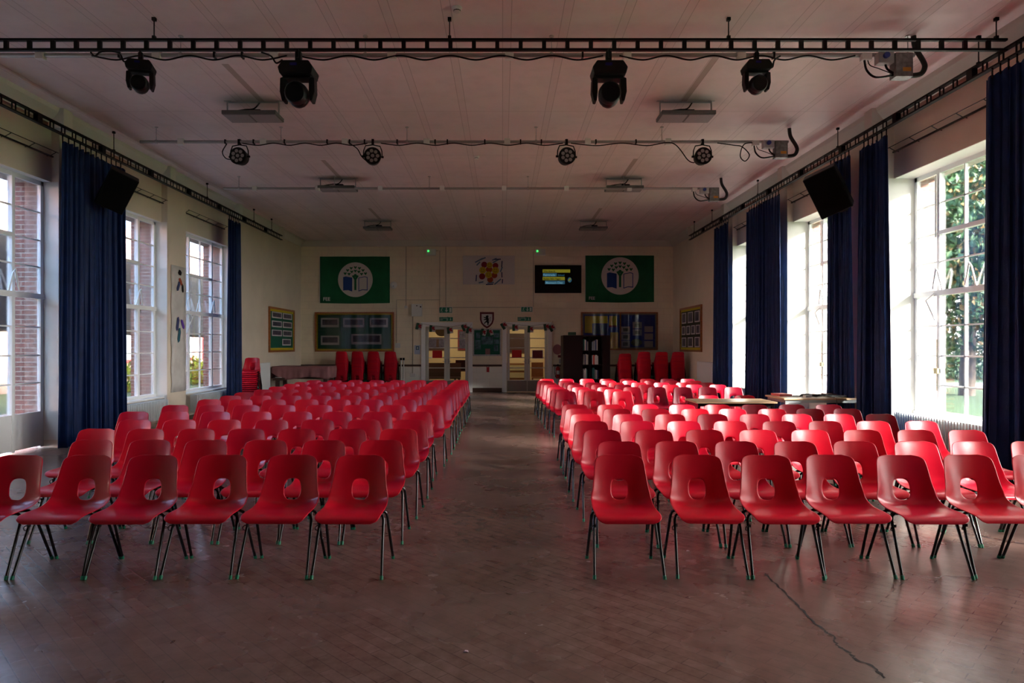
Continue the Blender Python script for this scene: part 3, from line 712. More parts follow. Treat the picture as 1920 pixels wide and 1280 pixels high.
curtain(TXR-.02, 6.95, 7.95, 4.70, .06, 8, 'navy velvet curtain hanging between the window over the grey radiator and the frame edge', .08, 1)
curtain(TXR, 10.05, 10.78, 4.70, .06, 6, 'navy velvet curtain just past the window over the grey radiator', .07, 2)
curtain(TXR, 11.12, 11.85, 4.70, .06, 6, 'navy velvet curtain behind the tilted speaker over the cable-covered table', .08, 3)
curtain(TXR, 13.95, 15.75, 4.70, .06, 12, 'widest navy velvet curtain on the sunlit side, between two bright windows', .05, 4)
curtain(TXR, 17.1, 18.2, 4.70, .06, 7, 'navy velvet curtain furthest along the sunlit window wall', .07, 5)
curtain(TXL, 10.35, 12.05, 4.70, .06, 12, 'wide navy velvet curtain behind the speaker beside the glazed door', .06, 6)
curtain(TXL, 16.65, 17.35, 4.70, .06, 6, 'narrow navy velvet curtain beside the stacked chairs on the shaded wall', .05, 7)
# ================================================================ TRUSSES, PIPES
def truss(axis, p0, L, label, hang):
    o = empty('lighting_truss', p0, 0, label, 'truss', None)
    t = MB()
    if axis == 'x':
        for z in (-.056, .056): t.box((0, -.02, z-.012), (L, .02, z+.013))
    else:
        for z in (-.062, .062): t.box((-.032, 0, z-.010), (.032, L, z+.010))
    t.build('chord', MBLK, o)
    r = MB()
    if axis == 'x': r.box((0, -.015, -.056), (.045, .015, .056))
    else: r.box((-.03, 0, -.06), (-.02, .02, .06)).box((.02, 0, -.06), (.03, .02, .06)).box((-.03, 0, .045), (.03, .02, .055))
    rm = r.mesh('rung', MBLK)
    for i in range(int((L-.1)/.262)+1):
        g2 = bpy.data.objects.new('rung', rm); C.objects.link(g2); g2.parent = o; g2.location = (i*.262+.03, 0, 0) if axis == 'x' else (0, i*.262+.03, 0)
    if axis == 'y':
        for i in range(0, int(L/.262), 6): MB().box((-.034, i*.262-.05, -.055), (.034, i*.262+.05, .055)).build('joint_plate', MBLK, o)
    for q in hang:
        q0 = (q, 0) if axis == 'x' else (0, q)
        h = MB().cyl((q0[0], q0[1], .075), (q0[0], q0[1], ZC-p0[2]), .007, 6); h.box((q0[0]-.018, q0[1]-.018, .06), (q0[0]+.018, q0[1]+.018, .10)); h.box((q0[0]-.02, q0[1]-.02, ZC-p0[2]-.035), (q0[0]+.02, q0[1]+.02, ZC-p0[2]))
        h.build('hanger', MBLK, o)
    return o
TY = 7.65; TXZ = 4.975
def txx(px): return (px-VX)*TY/F
truss('x', (TXL, TY, TXZ), TXR-TXL, 'long black ladder truss crossing the hall carrying the moving head lamps', [txx(p)-TXL for p in (289, 843, 1366, 1868)])
truss('y', (TXL, 3.5, TZC), P(0, 0, 1)[1]*0+17.1, 'black ladder truss along the shaded window wall', [4.3, 8.2, 11.9, 14.8, 16.2])
truss('y', (TXR, 3.5, TZC), 17.1, 'black ladder truss along the sunlit window wall', [4.6, 8.0, 11.6, 14.9, 16.6])
def pipe(Y, z, x0, x1, label, hangers, boxes, cables, red=None):
    o = empty('lighting_bar', (0, Y, z), 0, label, 'lighting bar', None)
    MB().cyl((x0, 0, 0), (x1, 0, 0), .026, 12).build('tube', M('grey_bar', (.36, .35, .35), .4, .5), o)
    for x in hangers:
        h = MB().cyl((x, 0, .02), (x, 0, ZC-z), .006, 6); h.tube([(x, 0, ZC-z-.012), (x, 0, ZC-z)], .03, 10); h.tube([(x-.018, 0, 0), (x+.018, 0, 0)], .034, 10); h.build('hanger', SILV, o)
    for x in boxes: bevel(MB().box((x-.05, -.045, -.055), (x+.05, .03, .05)).build('socket_box', PLW, o), .008)
    for (x, k) in cables: MB().box((x-.011, -.034, -.036), (x+.011, .034, .034)).build('cable_tie', MBLK, o)
    return o
def px2x(px, Y): return (px-VX)*Y/F
B1, B2, B3 = (8.1, 5.05), (11.46, 5.03), (14.8, 5.02)
pipe(*B1, -6.2, px2x(1714, 8.1), 'grey lighting bar behind the long black truss', [px2x(p, 8.1) for p in (339, 685, 1034, 1702)], [px2x(p, 8.1) for p in (77, 295, 515, 735, 955, 1175, 1389)], [(px2x(p, 8.1), 0) for p in (225, 403, 455, 1092, 1450)])
pipe(*B2, px2x(263, 11.46), px2x(1478, 11.46), 'grey lighting bar carrying the four round lamps', [px2x(p, 11.46) for p in (293, 527, 763, 1005, 1241)], [px2x(p, 11.46) for p in (340, 494, 647, 800, 951, 1102, 1252)],
     [(px2x(p, 11.46), 0) for p in (423, 476, 534, 614, 656, 684, 745, 816, 839, 909, 976, 1015, 1117, 1192)])
pipe(*B3, px2x(419, 14.8), px2x(1348, 14.8), 'bare grey lighting bar closest to the far wall', [px2x(p, 14.8) for p in (448, 627, 805, 990, 1170)], [px2x(p, 14.8) for p in (478, 596, 713, 829, 945, 1062, 1180)], [])
# end units
def endunit(Y, z, x):
    o = empty('control_box', (x, Y, z), 0)
    g = bevel(MB().box((-.10, -.09, -.26), (.10, .05, .02)).build('casing', M('weathered_zinc', (.22, .22, .215), .5, .5, noise=.3, nscale=25), o), .004)
    MB().box((-.02, -.093, -.20), (.075, -.09, -.155)).build('warning_label', M('orange_label', (.60, .25, .02), .5), o)
    bevel(MB().box((-.30, -.09, -.10), (-.12, .02, .03)).build('switch_box', M('grey_plastic', (.40, .41, .42), .4), o), .008)
    MB().cyl((-.22, -.09, -.02), (-.22, -.125, -.02), .035, 14).build('switch_knob', M('blue_plastic', (.02, .05, .28), .4), o)
    bevel(MB().box((-.47, -.06, -.05), (-.36, .03, .03)).build('socket_box', PLW, o), .008)
    hp = catmull([(.17, .02, ZC-z-.002), (.19, .02, .12), (.28, .02, -.03), (.29, .0, -.12), (.24, 0, -.20), (.10, 0, -.22)], 24)
    MB().tube(hp, .03, 10).build('flexible_hose', M('ribbed_black', (.008, .008, .008), .5, bump=.6, bscale=200), o)
    for a, dd, rr in ((-.44, .20, .013), (-.20, .17, .013), (-.40, .10, .006)):
        MB().tube(catmull([(a, -.03, -.05), (a+.03, -.03, -.05-dd*.6), (a+.14, -.03, -.05-dd), (-.08, -.03, -.22)], 18), rr, 8).build('cable', BLK, o)
    return o
e1 = endunit(B1[0]-.02, B1[1]-.03, px2x(1686, 8.1)); tag(e1, 'grey metal control box with orange label and black hose at the long truss', 'control box', 'control boxes on the lighting bars')
for (Y, z), px, lab in ((B2, 1461, 'grey metal control box with black hose at the end of the bar of round lamps'), (B3, 1337, 'grey metal control box with black hose at the end of the bare bar')):
    e = copytree(e1); e.location = (px2x(px, Y), Y-.02, z-.03); e['label'] = lab
# running cables
def cable(name, pts, r, label, n=60): tag(MB().tube(catmull(pts, n), r, 7).build(name, MBLK), label, 'cable')
def wav(Y, z, px0, px1, k, dip, yoff=-.04):
    out = []
    for i in range(k+1):
        x = px2x(px0+(px1-px0)*i/k, Y); out.append((x, Y+yoff, z)); 
        if i < k: out.append((px2x(px0+(px1-px0)*(i+.5)/k, Y), Y+yoff, z-dip))
    return out
cable('cable', wav(8.10, 5.03, 560, 1130, 6, .05), .010, 'black cable looping under the long truss between the two large lamps', 160)
cable('cable', wav(8.10, 5.03, 1160, 1600, 5, .05), .010, 'black cable looping under the long truss beside the control box', 140)
cable('cable', wav(8.10, 5.03, 176, 540, 4, .05), .010, 'black cable looping under the long truss by the glazed door end', 120)
cable('cable', wav(11.44, 4.99, 456, 690, 4, .035), .009, 'black cable under the round lamp bar towards the shaded wall', 120)
cable('cable', wav(11.44, 4.99, 715, 1055, 5, .035), .009, 'black cable under the round lamp bar across its middle', 140)
cable('cable', wav(11.44, 4.99, 1070, 1260, 2, .04)+[P(1290, 300, 11.4), P(1302, 305, 11.38)], .009, 'black cable drooping from the round lamp bar to its last lamp', 80)
cable('cable', [P(1345, 268, 11.4), P(1375, 272, 11.4), P(1391, 275, 11.4), P(1405, 290, 11.4), P(1397, 302, 11.4), P(1388, 292, 11.4), P(1396, 270, 11.4), P(1420, 268, 11.4)], .009, 'black cable loop hanging from the round lamp bar by the control box')
# moving heads
def movinghead():
    o = empty('moving_head_lamp')
    MB().box((-.03, -.03, -.10), (.03, .03, .03)).box((-.012, -.05, -.04), (.012, .05, .05)).build('clamp', MBLK, o)
    bevel(MB().prism([(-.14, -.10), (.14, -.10), (.19, -.17), (.17, -.24), (-.17, -.24), (-.19, -.17)], -.13, .13).build('base', MBLK, o), .012)
    y = MB()
    for s in (-1, 1): y.prism([(s*.125, -.24), (s*.185, -.26), (s*.19, -.40), (s*.165, -.50), (s*.135, -.50), (s*.125, -.40)][::s], -.06, .06)
    y.box((-.15, -.07, -.27), (.15, .07, -.235)); bevel(y.build('yoke', MBLK, o), .008)
    h = MB(); h.tube([(0, .12, -.40), (0, .10, -.40), (0, -.02, -.42), (0, -.12, -.44), (0, -.15, -.445)], [.05, .10, .118, .118, .10], 24); h.sphere((0, 0, -.43), .115, (1, 1, 1.1), 20)
    hd2 = h.build('head', M('satin_black', (.005, .005, .0055), .4, spec=.25), o)
    MB().tube([(0, -.15, -.445), (0, -.156, -.446)], .092, 24).build('lens', M('dark_lens', (.008, .008, .010), .12, spec=.4), hd2)
    MB().box((-.055, -.134, -.16), (.02, -.13, -.13)).build('display', M('blue_display', (.01, .01, .15), .2), o)
    return o
mh = movinghead(); first = True
for px, s, lab in ((264, .78, 'small black moving head lamp at the glazed door end of the truss'), (560, 1.06, 'large black moving head lamp on the shaded half of the truss'), (1141, 1.06, 'large black moving head lamp on the sunlit half of the truss'), (1418, .80, 'small black moving head lamp at the control box end of the truss')):
    o = mh if first else copytree(mh); first = False
    o.location = (px2x(px, TY), TY, 4.86); o.scale = (s*.97, s, s); o.rotation_euler.z = (.25 if px == 264 else 0); tag(o, lab, 'stage lamp', 'moving head lamps on the truss')
# par lamps
def par():
    o = empty('round_stage_lamp')
    MB().box((-.02, -.03, -.05), (.02, .03, .04)).build('clamp', MBLK, o)
    MB().tube([(-.155, 0, -.25), (-.15, 0, -.15), (-.12, 0, -.07), (0, 0, -.05), (.12, 0, -.07), (.15, 0, -.15), (.155, 0, -.25)], .010, 6).build('yoke', MBLK, o)
    MB().cyl((-.18, 0, -.25), (-.14, 0, -.25), .018, 10).cyl((.14, 0, -.25), (.18, 0, -.25), .018, 10).build('pivot_knob', MBLK, o)
    b3 = MB().tube([(0, .13, -.25), (0, .11, -.25), (0, -.04, -.25), (0, -.07, -.25)], [.06, .12, .142, .142], 26).build('housing', MBLK, o)
    le = MB()
    for k in range(8):
        a = k*math.pi*2/7; x, z = (0, 0) if k == 7 else (.082*math.cos(a), .082*math.sin(a)); le.tube([(x, -.071, -.25+z), (x, -.078, -.25+z)], [.031, .028], 14)
    l2 = le.build('lens', M('clear_lens', (.30, .26, .27), .15, spec=.8), b3); l2['label'] = 'cluster of pale round lenses'
    return o
pr0 = par(); first = True
for px, lab in ((449, 'round black stage lamp closest to the shaded wall'), (699, 'round black stage lamp second from the shaded wall'), (1062, 'round black stage lamp third from the shaded wall'), (1317, 'round black stage lamp closest to the control box')):
    o = pr0 if first else copytree(pr0); first = False; o.location = (px2x(px, 11.46), 11.46, 5.03); o.rotation_euler.z = rj.uniform(-.15, .15); tag(o, lab, 'stage lamp', 'round lamps on the lighting bar')
cable('cable', [P(425, 270, 11.4), P(417, 285, 11.4), P(424, 297, 11.4), P(436, 299, 11.38)], .009, 'short black lead looping beside the round lamp closest to the shaded wall', 30)
cable('cable', [P(655, 268, 11.4), P(670, 279, 11.4), P(678, 293, 11.4), P(690, 304, 11.38)], .009, 'short black lead drooping to the second round lamp', 30)
cable('cable', [P(170, 98, 7.6), P(178, 105, 7.6), P(190, 97, 7.6), P(215, 97, 7.6), P(226, 103, 7.6), P(232, 115, 7.6), P(242, 114, 7.6)], .010, 'short black lead looping to the small lamp at the glazed door end', 40)
cable('cable', [P(490, 98, 7.6), P(508, 105, 7.6), P(518, 118, 7.6), P(530, 112, 7.6)], .010, 'short black lead looping to the large lamp on the shaded half', 30)
cable('cable', [P(1463, 105, 7.6), P(1452, 113, 7.6), P(1448, 126, 7.6), P(1438, 126, 7.6)], .010, 'short black lead looping to the small lamp near the control box', 30)
# ceiling lights
def clight():
    o = empty('ceiling_light')
    b3 = bevel(MB().box((-.40, -.20, -.26), (.40, .20, -.20)).build('housing', M('light_housing', (.10, .105, .105), .5), o), .01)
    d = MB()
    for s in (-1, 1): d.box((s*.20-.185, -.18, -.268), (s*.20+.185, .18, -.26))
    d.build('diffuser', M('ribbed_diffuser', (.26, .24, .25), .4, bump=.8, bscale=90), b3)
    for s in (-1, 1): MB().box((s*.385-.008, -.015, -.2), (s*.385+.008, .015, 0)).box((s*.385-.05, -.02, -.006), (s*.385+.05, .02, 0)).build('bracket', GREYM, o)
    MB().box((-.39, -.012, -.03), (.39, .012, -.012)).build('crossbar', GREYM, o)
    MB().tube(catmull([(.10, 0, -.02), (.02, -.02, -.12), (-.12, -.03, -.14), (-.30, -.03, -.17), (-.36, -.03, -.2)], 16), .011, 6).build('cable', BLK, o)
    MB().box((-.05, -.05, -.19), (.12, .05, -.14)).build('driver_box', MBLK, o)
    return o
l0 = clight(); first = True
for x, y, lab in ((-3.74, 10.25, 'grey hanging panel light behind the large lamp on the shaded half'), (2.75, 10.25, 'grey hanging panel light between the large and small lamps on the sunlit half'),
             (-3.6, 14.95, 'grey hanging panel light just before the bare bar on the shaded half'), (2.66, 14.95, 'grey hanging panel light just before the bare bar on the sunlit half'),
             (-3.65, 20.0, 'grey hanging panel light above the covered piano end'), (2.66, 20.0, 'grey hanging panel light above the bookcase end')):
    o = l0 if first else copytree(l0); first = False; o.location = (x, y, ZC); tag(o, lab, 'ceiling light', 'hanging panel lights')
# smoke detectors
for px, py, lab, g in ((857, 14, 'round white smoke detector on the ceiling before the long truss', 1), (893, 293, 'small white smoke detector on the ceiling behind the round lamp bar', 1), (907, 404, 'small white smoke detector on the ceiling towards the far doors', 1)):
    Y = (ZC-CH)*F/(VY-py); o = empty('smoke_detector', (px2x(px, Y), Y, ZC), 0, lab, 'smoke detector', 'smoke detectors on the ceiling')
    MB().tube([(0, 0, 0), (0, 0, -.02), (0, 0, -.022), (0, 0, -.05), (0, 0, -.055)], [.055, .055, .042, .036, .02], 18).build('body', PLW, o)
    MB().tube([(0, 0, -.030), (0, 0, -.042)], .040, 12).build('vent_ring', MBLK, o)
# curtain tracks on the window heads
def track(x, y0, y1, label, s):
    o = empty('curtain_track', (x, (y0+y1)/2, 4.58), 0, label, 'curtain track', None); L = (y1-y0)/2
    MB().box((-.012, -L, -.012), (.012, L, .012)).build('rail', BLK, o)
    MB().cyl((-s*.09, -L, .06), (-s*.09, L, .06), .006, 6).build('rod', BLK, o)
    n = max(2, int((y1-y0)/.5))
    for i in range(n+1):
        y = -L+.05+(2*L-.1)*i/n; MB().tube([(s*.06, y, 0), (0, y, .01), (-s*.09, y, .06)], .006, 5).build('bracket', BLK, o)
for a, b2, k, lab in ((8.2, 10.75, 0, 'thin black curtain track over the glazed door'), (12.2, 14.25, 0, 'thin black curtain track beside the speaker on the shaded wall'), (15.2, 17.4, 0, 'thin black curtain track over the shaded window furthest along')):
    track(XL-.06, a, b2, lab, -1)
for a, b2, lab in ((8.35, 10.5, 'thin black curtain track over the window with the grey radiator'), (11.8, 14.2, 'thin black curtain track behind the tilted speaker on the sunlit side'), (15.2, 17.5, 'thin black curtain track beside the widest curtain')):
    track(XR+.06, a, b2, lab, 1)
# speakers
def speaker(loc, rot, label, s, scl=1):
    o = empty('loudspeaker', loc, 0, label, 'loudspeaker'); o.scale = (scl,)*3
    b3 = bevel(MB().prism([(-.25, -.36), (.25, -.36), (.25, .36), (-.25, .36)], -.02, .34).build('cabinet', MBLK, o), .015)
    b3.rotation_euler = rot
    MB().box((-.235, -.028, -.345), (.235, -.02, .345)).build('grille', M('speaker_cloth', (.003, .003, .003), .9, spec=.1, bump=.5, bscale=300), b3)
    a = MB().tube([(0, .15, 0), (s*.15, .2, -.12), (s*.36, .2, -.12)], .022, 8); a.box((s*.35-.01, .1, -.25), (s*.37+.01, .3, .0)); a.build('wall_bracket', MBLK, o)
    return o
speaker((P(219, 360, 11.0)[0], 11.0, P(0, 360, 11.0)[2]), (math.radians(24), math.radians(22), math.radians(38)), 'black loudspeaker tilted down in front of the wide shaded curtain', -1, .86)
speaker((P(1552, 366, 11.0)[0], 11.0, P(0, 362, 11.0)[2]), (math.radians(24), math.radians(-20), math.radians(-38)), 'black loudspeaker tilted down in front of the sunlit curtain', 1)
# radiators
def radiator(x, y0, y1, z0, z1, label, s, d=.16, mat=RADP):
    o = empty('radiator', (x, (y0+y1)/2, z0), 0, label, 'radiator'); L = (y1-y0)/2; H = z1-z0; n = int((y1-y0)/.06)
    f = MB()
    for i in range(n+1):
        y = -L+(2*L)*i/n; f.box((-d/2, y-.012, .03), (d/2, y+.012, H-.0))
    f.build('fins', mat, o)
    MB().cyl((0, -L, .06), (0, L, .06), .025, 8).cyl((0, -L, H-.05), (0, L, H-.05), .025, 8).build('header_pipe', mat, o)
    for yy in (-L+.1, L-.1): MB().box((-.03, yy-.02, -z0), (.03, yy+.02, .06)).build('foot', mat, o)
    MB().cyl((0, L+.03, -z0), (0, L+.03, H+.08), .012, 8).cyl((0, L+.03, H*.5), (0, L-.02, H*.5), .012, 8).build('pipe', mat, o)
radiator(WR-.17-.16, 8.40, 10.45, .09, .60, 'grey column radiator under the window onto the lawn', 1)
radiator(WL+.33, 12.0, 14.05, .09, .51, 'white column radiator under the window beside the wide shaded curtain', -1)
radiator(WL+.33, 15.4, 17.5, .09, .51, 'white column radiator under the shaded window furthest along', -1)
# flat wall radiators
rr = bevel(MB().box((XL+.04, 19.3, .15), (XL+.14, 20.25, 1.12)).build('wall_radiator', RADP), .01); tag(rr, 'white flat radiator on the shaded wall behind the stacked chairs', 'radiator')
MBr = MB().box((XR-.14, 19.0, .12), (XR-.04, 20.4, 1.15)).build('wall_radiator', RADP); tag(bevel(MBr, .01), 'white flat radiator on the sunlit wall before the far corner', 'radiator')
# ================================================================ BACK WALL THINGS
FG = M('flag_green', (.006, .135, .05), .8, noise=.12, nscale=3); FW = M('flag_white', (.62, .58, .57), .8); FB = M('flag_blue', (.012, .05, .24), .8)
def ecoflag(px0, py0, px1, py1, cx, cy, r, label, big):
    a = P(px0, py0, YB); b2 = P(px1, py1, YB); X0, X1, Z1, Z0 = a[0], b2[0], a[2], b2[2]
    o = empty('flag', ((X0+X1)/2, YB-.03, (Z0+Z1)/2), 0, label, 'flag', 'green flags on the far wall')
    hx, hz = (X1-X0)/2, (Z1-Z0)/2; nx = 30; mb = MB()
    for j in range(2):
        for i in range(nx+1): mb.v.append((-hx+2*hx*i/nx, .018*math.sin(i*.5)-.005*0, (hz if j else -hz)-(.02*math.sin(i/nx*3.14) if j == 0 else 0)))
    for i in range(nx): mb.f.append([i, i+1, nx+2+i, nx+1+i]); mb.m.append(0); mb.sm.append(True)
    c2 = mb.build('cloth', FG, o); md = c2.modifiers.new('s', 'SOLIDIFY'); md.thickness = .004
    MB().cyl((-hx, -.005, -hz), (-hx, -.005, hz), .012, 6).build('header_strip', FW, o)
    p = P(cx, cy, YB); ox, oz, R = p[0]-(X0+X1)/2, p[2]-(Z0+Z1)/2, r*YB/F
    MB().prism([(ox+R*math.cos(q*.1309), oz+R*math.sin(q*.1309)) for q in range(48)], -.032, -.026).build('disc', FW, o)
    def pg(name, pts, mat, y=-.036): return MB().prism([(ox+R*x, oz+R*z) for x, z in pts], y, y+.003).build(name, mat, o)
    pg('blue_page', [(-.70, .15), (-.55, .19), (-.18, .12), (-.18, -.68), (-.42, -.60), (-.70, -.62)], FB)
    pg('page_outline', [(.70, .15), (.55, .19), (.18, .12), (.18, -.68), (.42, -.60), (.70, -.62)], FB); pg('white_page', [(.66, .12), (.54, .15), (.22, .09), (.22, -.62), (.42, -.555), (.66, -.57)], FW, -.039)
    tr = MB()
    def q(pts): tr.prism([(ox+R*x, oz+R*z) for x, z in pts], -.040, -.034)
    q([(-.06, -.60), (.06, -.60), (.06, 0), (.20, .22), (.10, .26), (0, .12), (-.10, .26), (-.20, .22), (-.06, 0)])
    q([(.09*math.cos(k*.524), .24+.09*math.sin(k*.524)) for k in range(12)])
    for rad, n, a0 in ((.42, 5, .62), (.62, 7, .45)):
        for k in range(n):
            an = a0+(math.pi-2*a0)*k/(n-1); x, z = rad*1.05*math.cos(an), .08+rad*math.sin(an)
            q([(x, z-.09), (x+.09, z+.03), (x+.06, z+.08), (x, z+.04), (x-.06, z+.08), (x-.09, z+.03)])
    tr.build('tree_emblem', FG, o)
    textmesh('lettering', 'FEE', .17 if not big else .15, FW, o, (-hx+.12, -.024, -hz+.08), bold=.004)
    return o
ecoflag(600, 481, 731, 568, 667, 524.5, 32.5, 'green flag with a book and tree emblem above the green notice board', 0)
ecoflag(1097, 479, 1226, 566, 1162, 517.5, 35, 'green flag with a book and tree emblem above the blue notice board', 1)
# hand-drawn white flag
fl = empty('drawn_flag', P(916.5, 506, YB-.03), 0, 'white cloth painted with red circles and yellow smiley faces above the shield', 'flag')
hx, hz = 48.5*YB/F, 27*YB/F
MB().box((-hx, 0, -hz), (hx, .006, hz)).build('cloth', FW, fl)
k = YB/F; CR = M('painted_red', (.22, .01, .02), .8); CY = M('painted_yellow', (.48, .38, .02), .8); CO = M('painted_orange', (.30, .05, .01), .8); CB = M('painted_blue', (.10, .18, .28), .8); CDB = M('painted_dark_blue', (.03, .04, .12), .8)
def disc(name, px, py, r, mat, par, y=-.004, n=20):
    x, z = (px-916.5)*k, -(py-506)*k; return MB().prism([(x+r*k*math.cos(i*2*math.pi/n), z+r*k*math.sin(i*2*math.pi/n)) for i in range(n)], y, y+.003).build(name, mat, par)
sb = MB()
for px, py, L, an in ((898, 488, 16, .5), (905, 485, 12, .4), (930, 489, 14, .5), (940, 505, 10, 1.2), (897, 494, 9, .8), (933, 528, 16, .7), (902, 529, 9, .2), (920, 530, 12, .1), (927, 486, 9, .4)):
    x, z = (px-916.5)*k, -(py-506)*k; R = Matrix.Translation((x, 0, z)) @ Matrix.Rotation(-an, 4, 'Y'); sb.box((-L*k/2, -.003, -1.2*k), (L*k/2, 0, 1.2*k), 0, R)
sb.build('blue_brushstrokes', CB, fl)
sb = MB()
for px, py, L, an in ((941, 495, 12, 1.5), (941, 515, 10, 1.6), (942, 527, 8, 1.5), (893, 521, 12, 1.5), (933, 486, 12, .05), (918, 533, 14, .05)):
    x, z = (px-916.5)*k, -(py-506)*k; R = Matrix.Translation((x, 0, z)) @ Matrix.Rotation(-an, 4, 'Y'); sb.box((-L*k/2, -.004, -1*k), (L*k/2, 0, 1*k), 0, R)
sb.build('dark_brushstrokes', CDB, fl)
for px, py, r, m3 in ((908, 496, 5.6, CR), (929, 498, 5.4, CR), (904, 518, 5.8, CR), (917, 505, 6, CO), (919, 524, 5.6, CO), (927, 516, 5.5, CO)): disc('painted_circle', px, py, r, m3, fl)
for px, py, r in ((918, 497, 5.6), (905, 506.5, 6.4), (929, 507, 6.6), (916, 515, 6.4)):
    f2 = disc('smiley_face', px, py, r, CY, fl, -.008); x, z = (px-916.5)*k, -(py-506)*k
    e = MB(); e.box((x-.045, -.010, z+.02), (x-.025, -.008, z+.045)); e.box((x+.025, -.010, z+.02), (x+.045, -.008, z+.045)); e.tube([(x-.06, -.01, z-.01), (x-.03, -.01, z-.05), (x+.03, -.01, z-.05), (x+.06, -.01, z-.01)], .006, 5)
    e.build('drawn_smile', MBLK, f2)
# television
tv = empty('television', P(1046.5, 523, YB-.08), 0, 'black wall television showing yellow and blue writing beside the green flag', 'television'); hx, hz = 43.5*k, 26*k
bevel(MB().box((-hx, 0, -hz), (hx, .06, hz)).build('casing', M('tv_black', (.003, .003, .0035), .4, spec=.15), tv), .006)
scr = MB().box((-hx+.04, -.003, -hz+.07), (hx-.04, 0, hz-.04)).build('screen', M('tv_screen', (.002, .002, .0025), .3, spec=.15), tv)
YS2 = M('lit_yellow', (0, 0, 0), .5, emit=((.045, .04, .003), 1)); BS2 = M('lit_blue', (0, 0, 0), .5, emit=((.006, .02, .03), 1)); DTX = M('screen_ink', (.002, .002, .002), .5); LTX = M('lit_text', (0, 0, 0), .5, emit=((.03, .07, .09), 1))
def tvr(px0, py0, px1, py1, mat, nm): MB().box(((px0-1046.5)*k, -.006, -(py1-523)*k), ((px1-1046.5)*k, -.003, -(py0-523)*k)).build(nm, mat, scr)
tvr(1017.5, 505, 1069, 511, YS2, 'text_band'); tvr(1018, 512, 1044, 518, BS2, 'text_band'); tvr(1017.5, 519, 1059, 525, YS2, 'text_band'); tvr(1022, 526, 1059, 532.5, BS2, 'text_band')
def tvt(s, px, py, size, mat): textmesh('lettering', s, size, mat, scr, ((px-1046.5)*k, -.008, -(py-523)*k), bold=.002)
tvt('We Are A', 1019, 510.3, .095, DTX); tvt('Fairtrade', 1018.5, 517.4, .115, LTX); tvt('School', 1046, 517.2, .085, BS2); tvt("Rydyn Ni'n Ysgol", 1019, 524.2, .085, DTX); tvt('Masnach Deg', 1023, 531.8, .11, LTX)
MB().prism([(.40+.07*math.cos(i*.5236), -.03+.09*math.sin(i*.5236)) for i in range(12)], -.006, -.003).build('round_logo', BS2, scr)
MB().prism([(.37, -.09), (.45, .0), (.42, .04), (.35, -.02)], -.009, -.006).build('logo_mark', YS2, scr)
# notice boards
def board(px0, py0, px1, py1, Y, label, back, border, mk, cat='notice board'):
    a = P(px0, py0, Y); b2 = P(px1, py1, Y); o = empty('notice_board', ((a[0]+b2[0])/2, Y, (a[2]+b2[2])/2), 0, label, cat); hx, hz = (b2[0]-a[0])/2, (a[2]-b2[2])/2
    f = MB(); w2 = .05
    f.box((-hx, -.05, -hz), (hx, 0, -hz+w2)); f.box((-hx, -.05, hz-w2), (hx, 0, hz)); f.box((-hx, -.05, -hz+w2), (-hx+w2, 0, hz-w2)); f.box((hx-w2, -.05, -hz+w2), (hx, 0, hz-w2)); f.build('frame', OAK if mk != 'w' else SILV, o)
    MB().box((-hx+w2, -.02, -hz+w2), (hx-w2, -.001, hz-w2)).build('border_strip', border, o)
    MB().box((-hx+w2+.05, -.024, -hz+w2+.05), (hx-w2-.05, -.02, hz-w2-.05)).build('backing', back, o)
    return o, hx, hz
NG = M('board_green', (.006, .10, .06), .85); NY = M('board_yellow', (.50, .40, .015), .8); NB = M('board_blue', (.010, .035, .30), .85); GL = M('grey_border', (.20, .19, .18), .7)
PH = M('photo_dark', (.06, .05, .085), .4, noise=.6, nscale=12); PC = M('photo_card', (.60, .58, .60), .6); PPK = M('paper_grey', (.42, .40, .42), .7)
def pin(o, Y, ox, oz, px0, py0, px1, py1, mat, nm='photo_mount', y=-.030, par=None):
    a = P(px0, py0, Y); b2 = P(px1, py1, Y); return MB().box((a[0]-ox, y, b2[2]-oz), (b2[0]-ox, y+.004, a[2]-oz)).build(nm, mat, par or o)
cx = lambda a, b2: ((a+b2)/2-VX)*k
cz = lambda a, b2: CH-((a+b2)/2-VY)*k
o, _, _ = board(591, 585, 739, 659, YB, 'oak framed green notice board with yellow border and five group photographs', NG, NY, 'o')
ox, oz = cx(591, 739), cz(585, 659)
for r in ((602, 596, 636, 613.5), (643.5, 596, 683.5, 613.5), (693.5, 596, 727.5, 613.5), (602, 629, 636.5, 646.5), (659, 626, 715.5, 645.5)):
    m1 = pin(o, YB, ox, oz, *r, PC); q = pin(o, YB, ox, oz, r[0]+3, r[1]+3, r[2]-3, r[3]-4.5, PH, 'photograph', -.034, m1)
gl = MB().box((-.01+cx(591, 739)*0-1.30, -.046, -.62), (1.31, -.043, .62)).build('glass_pane', GLASS, o)
o, _, _ = board(1089, 585, 1233, 656, YB, 'oak framed blue notice board with yellow sheets and white papers', NB, GL, 'o')
ox, oz = cx(1089, 1233), cz(585, 656)
YP = M('yellow_sheet', (.62, .52, .04), .7)
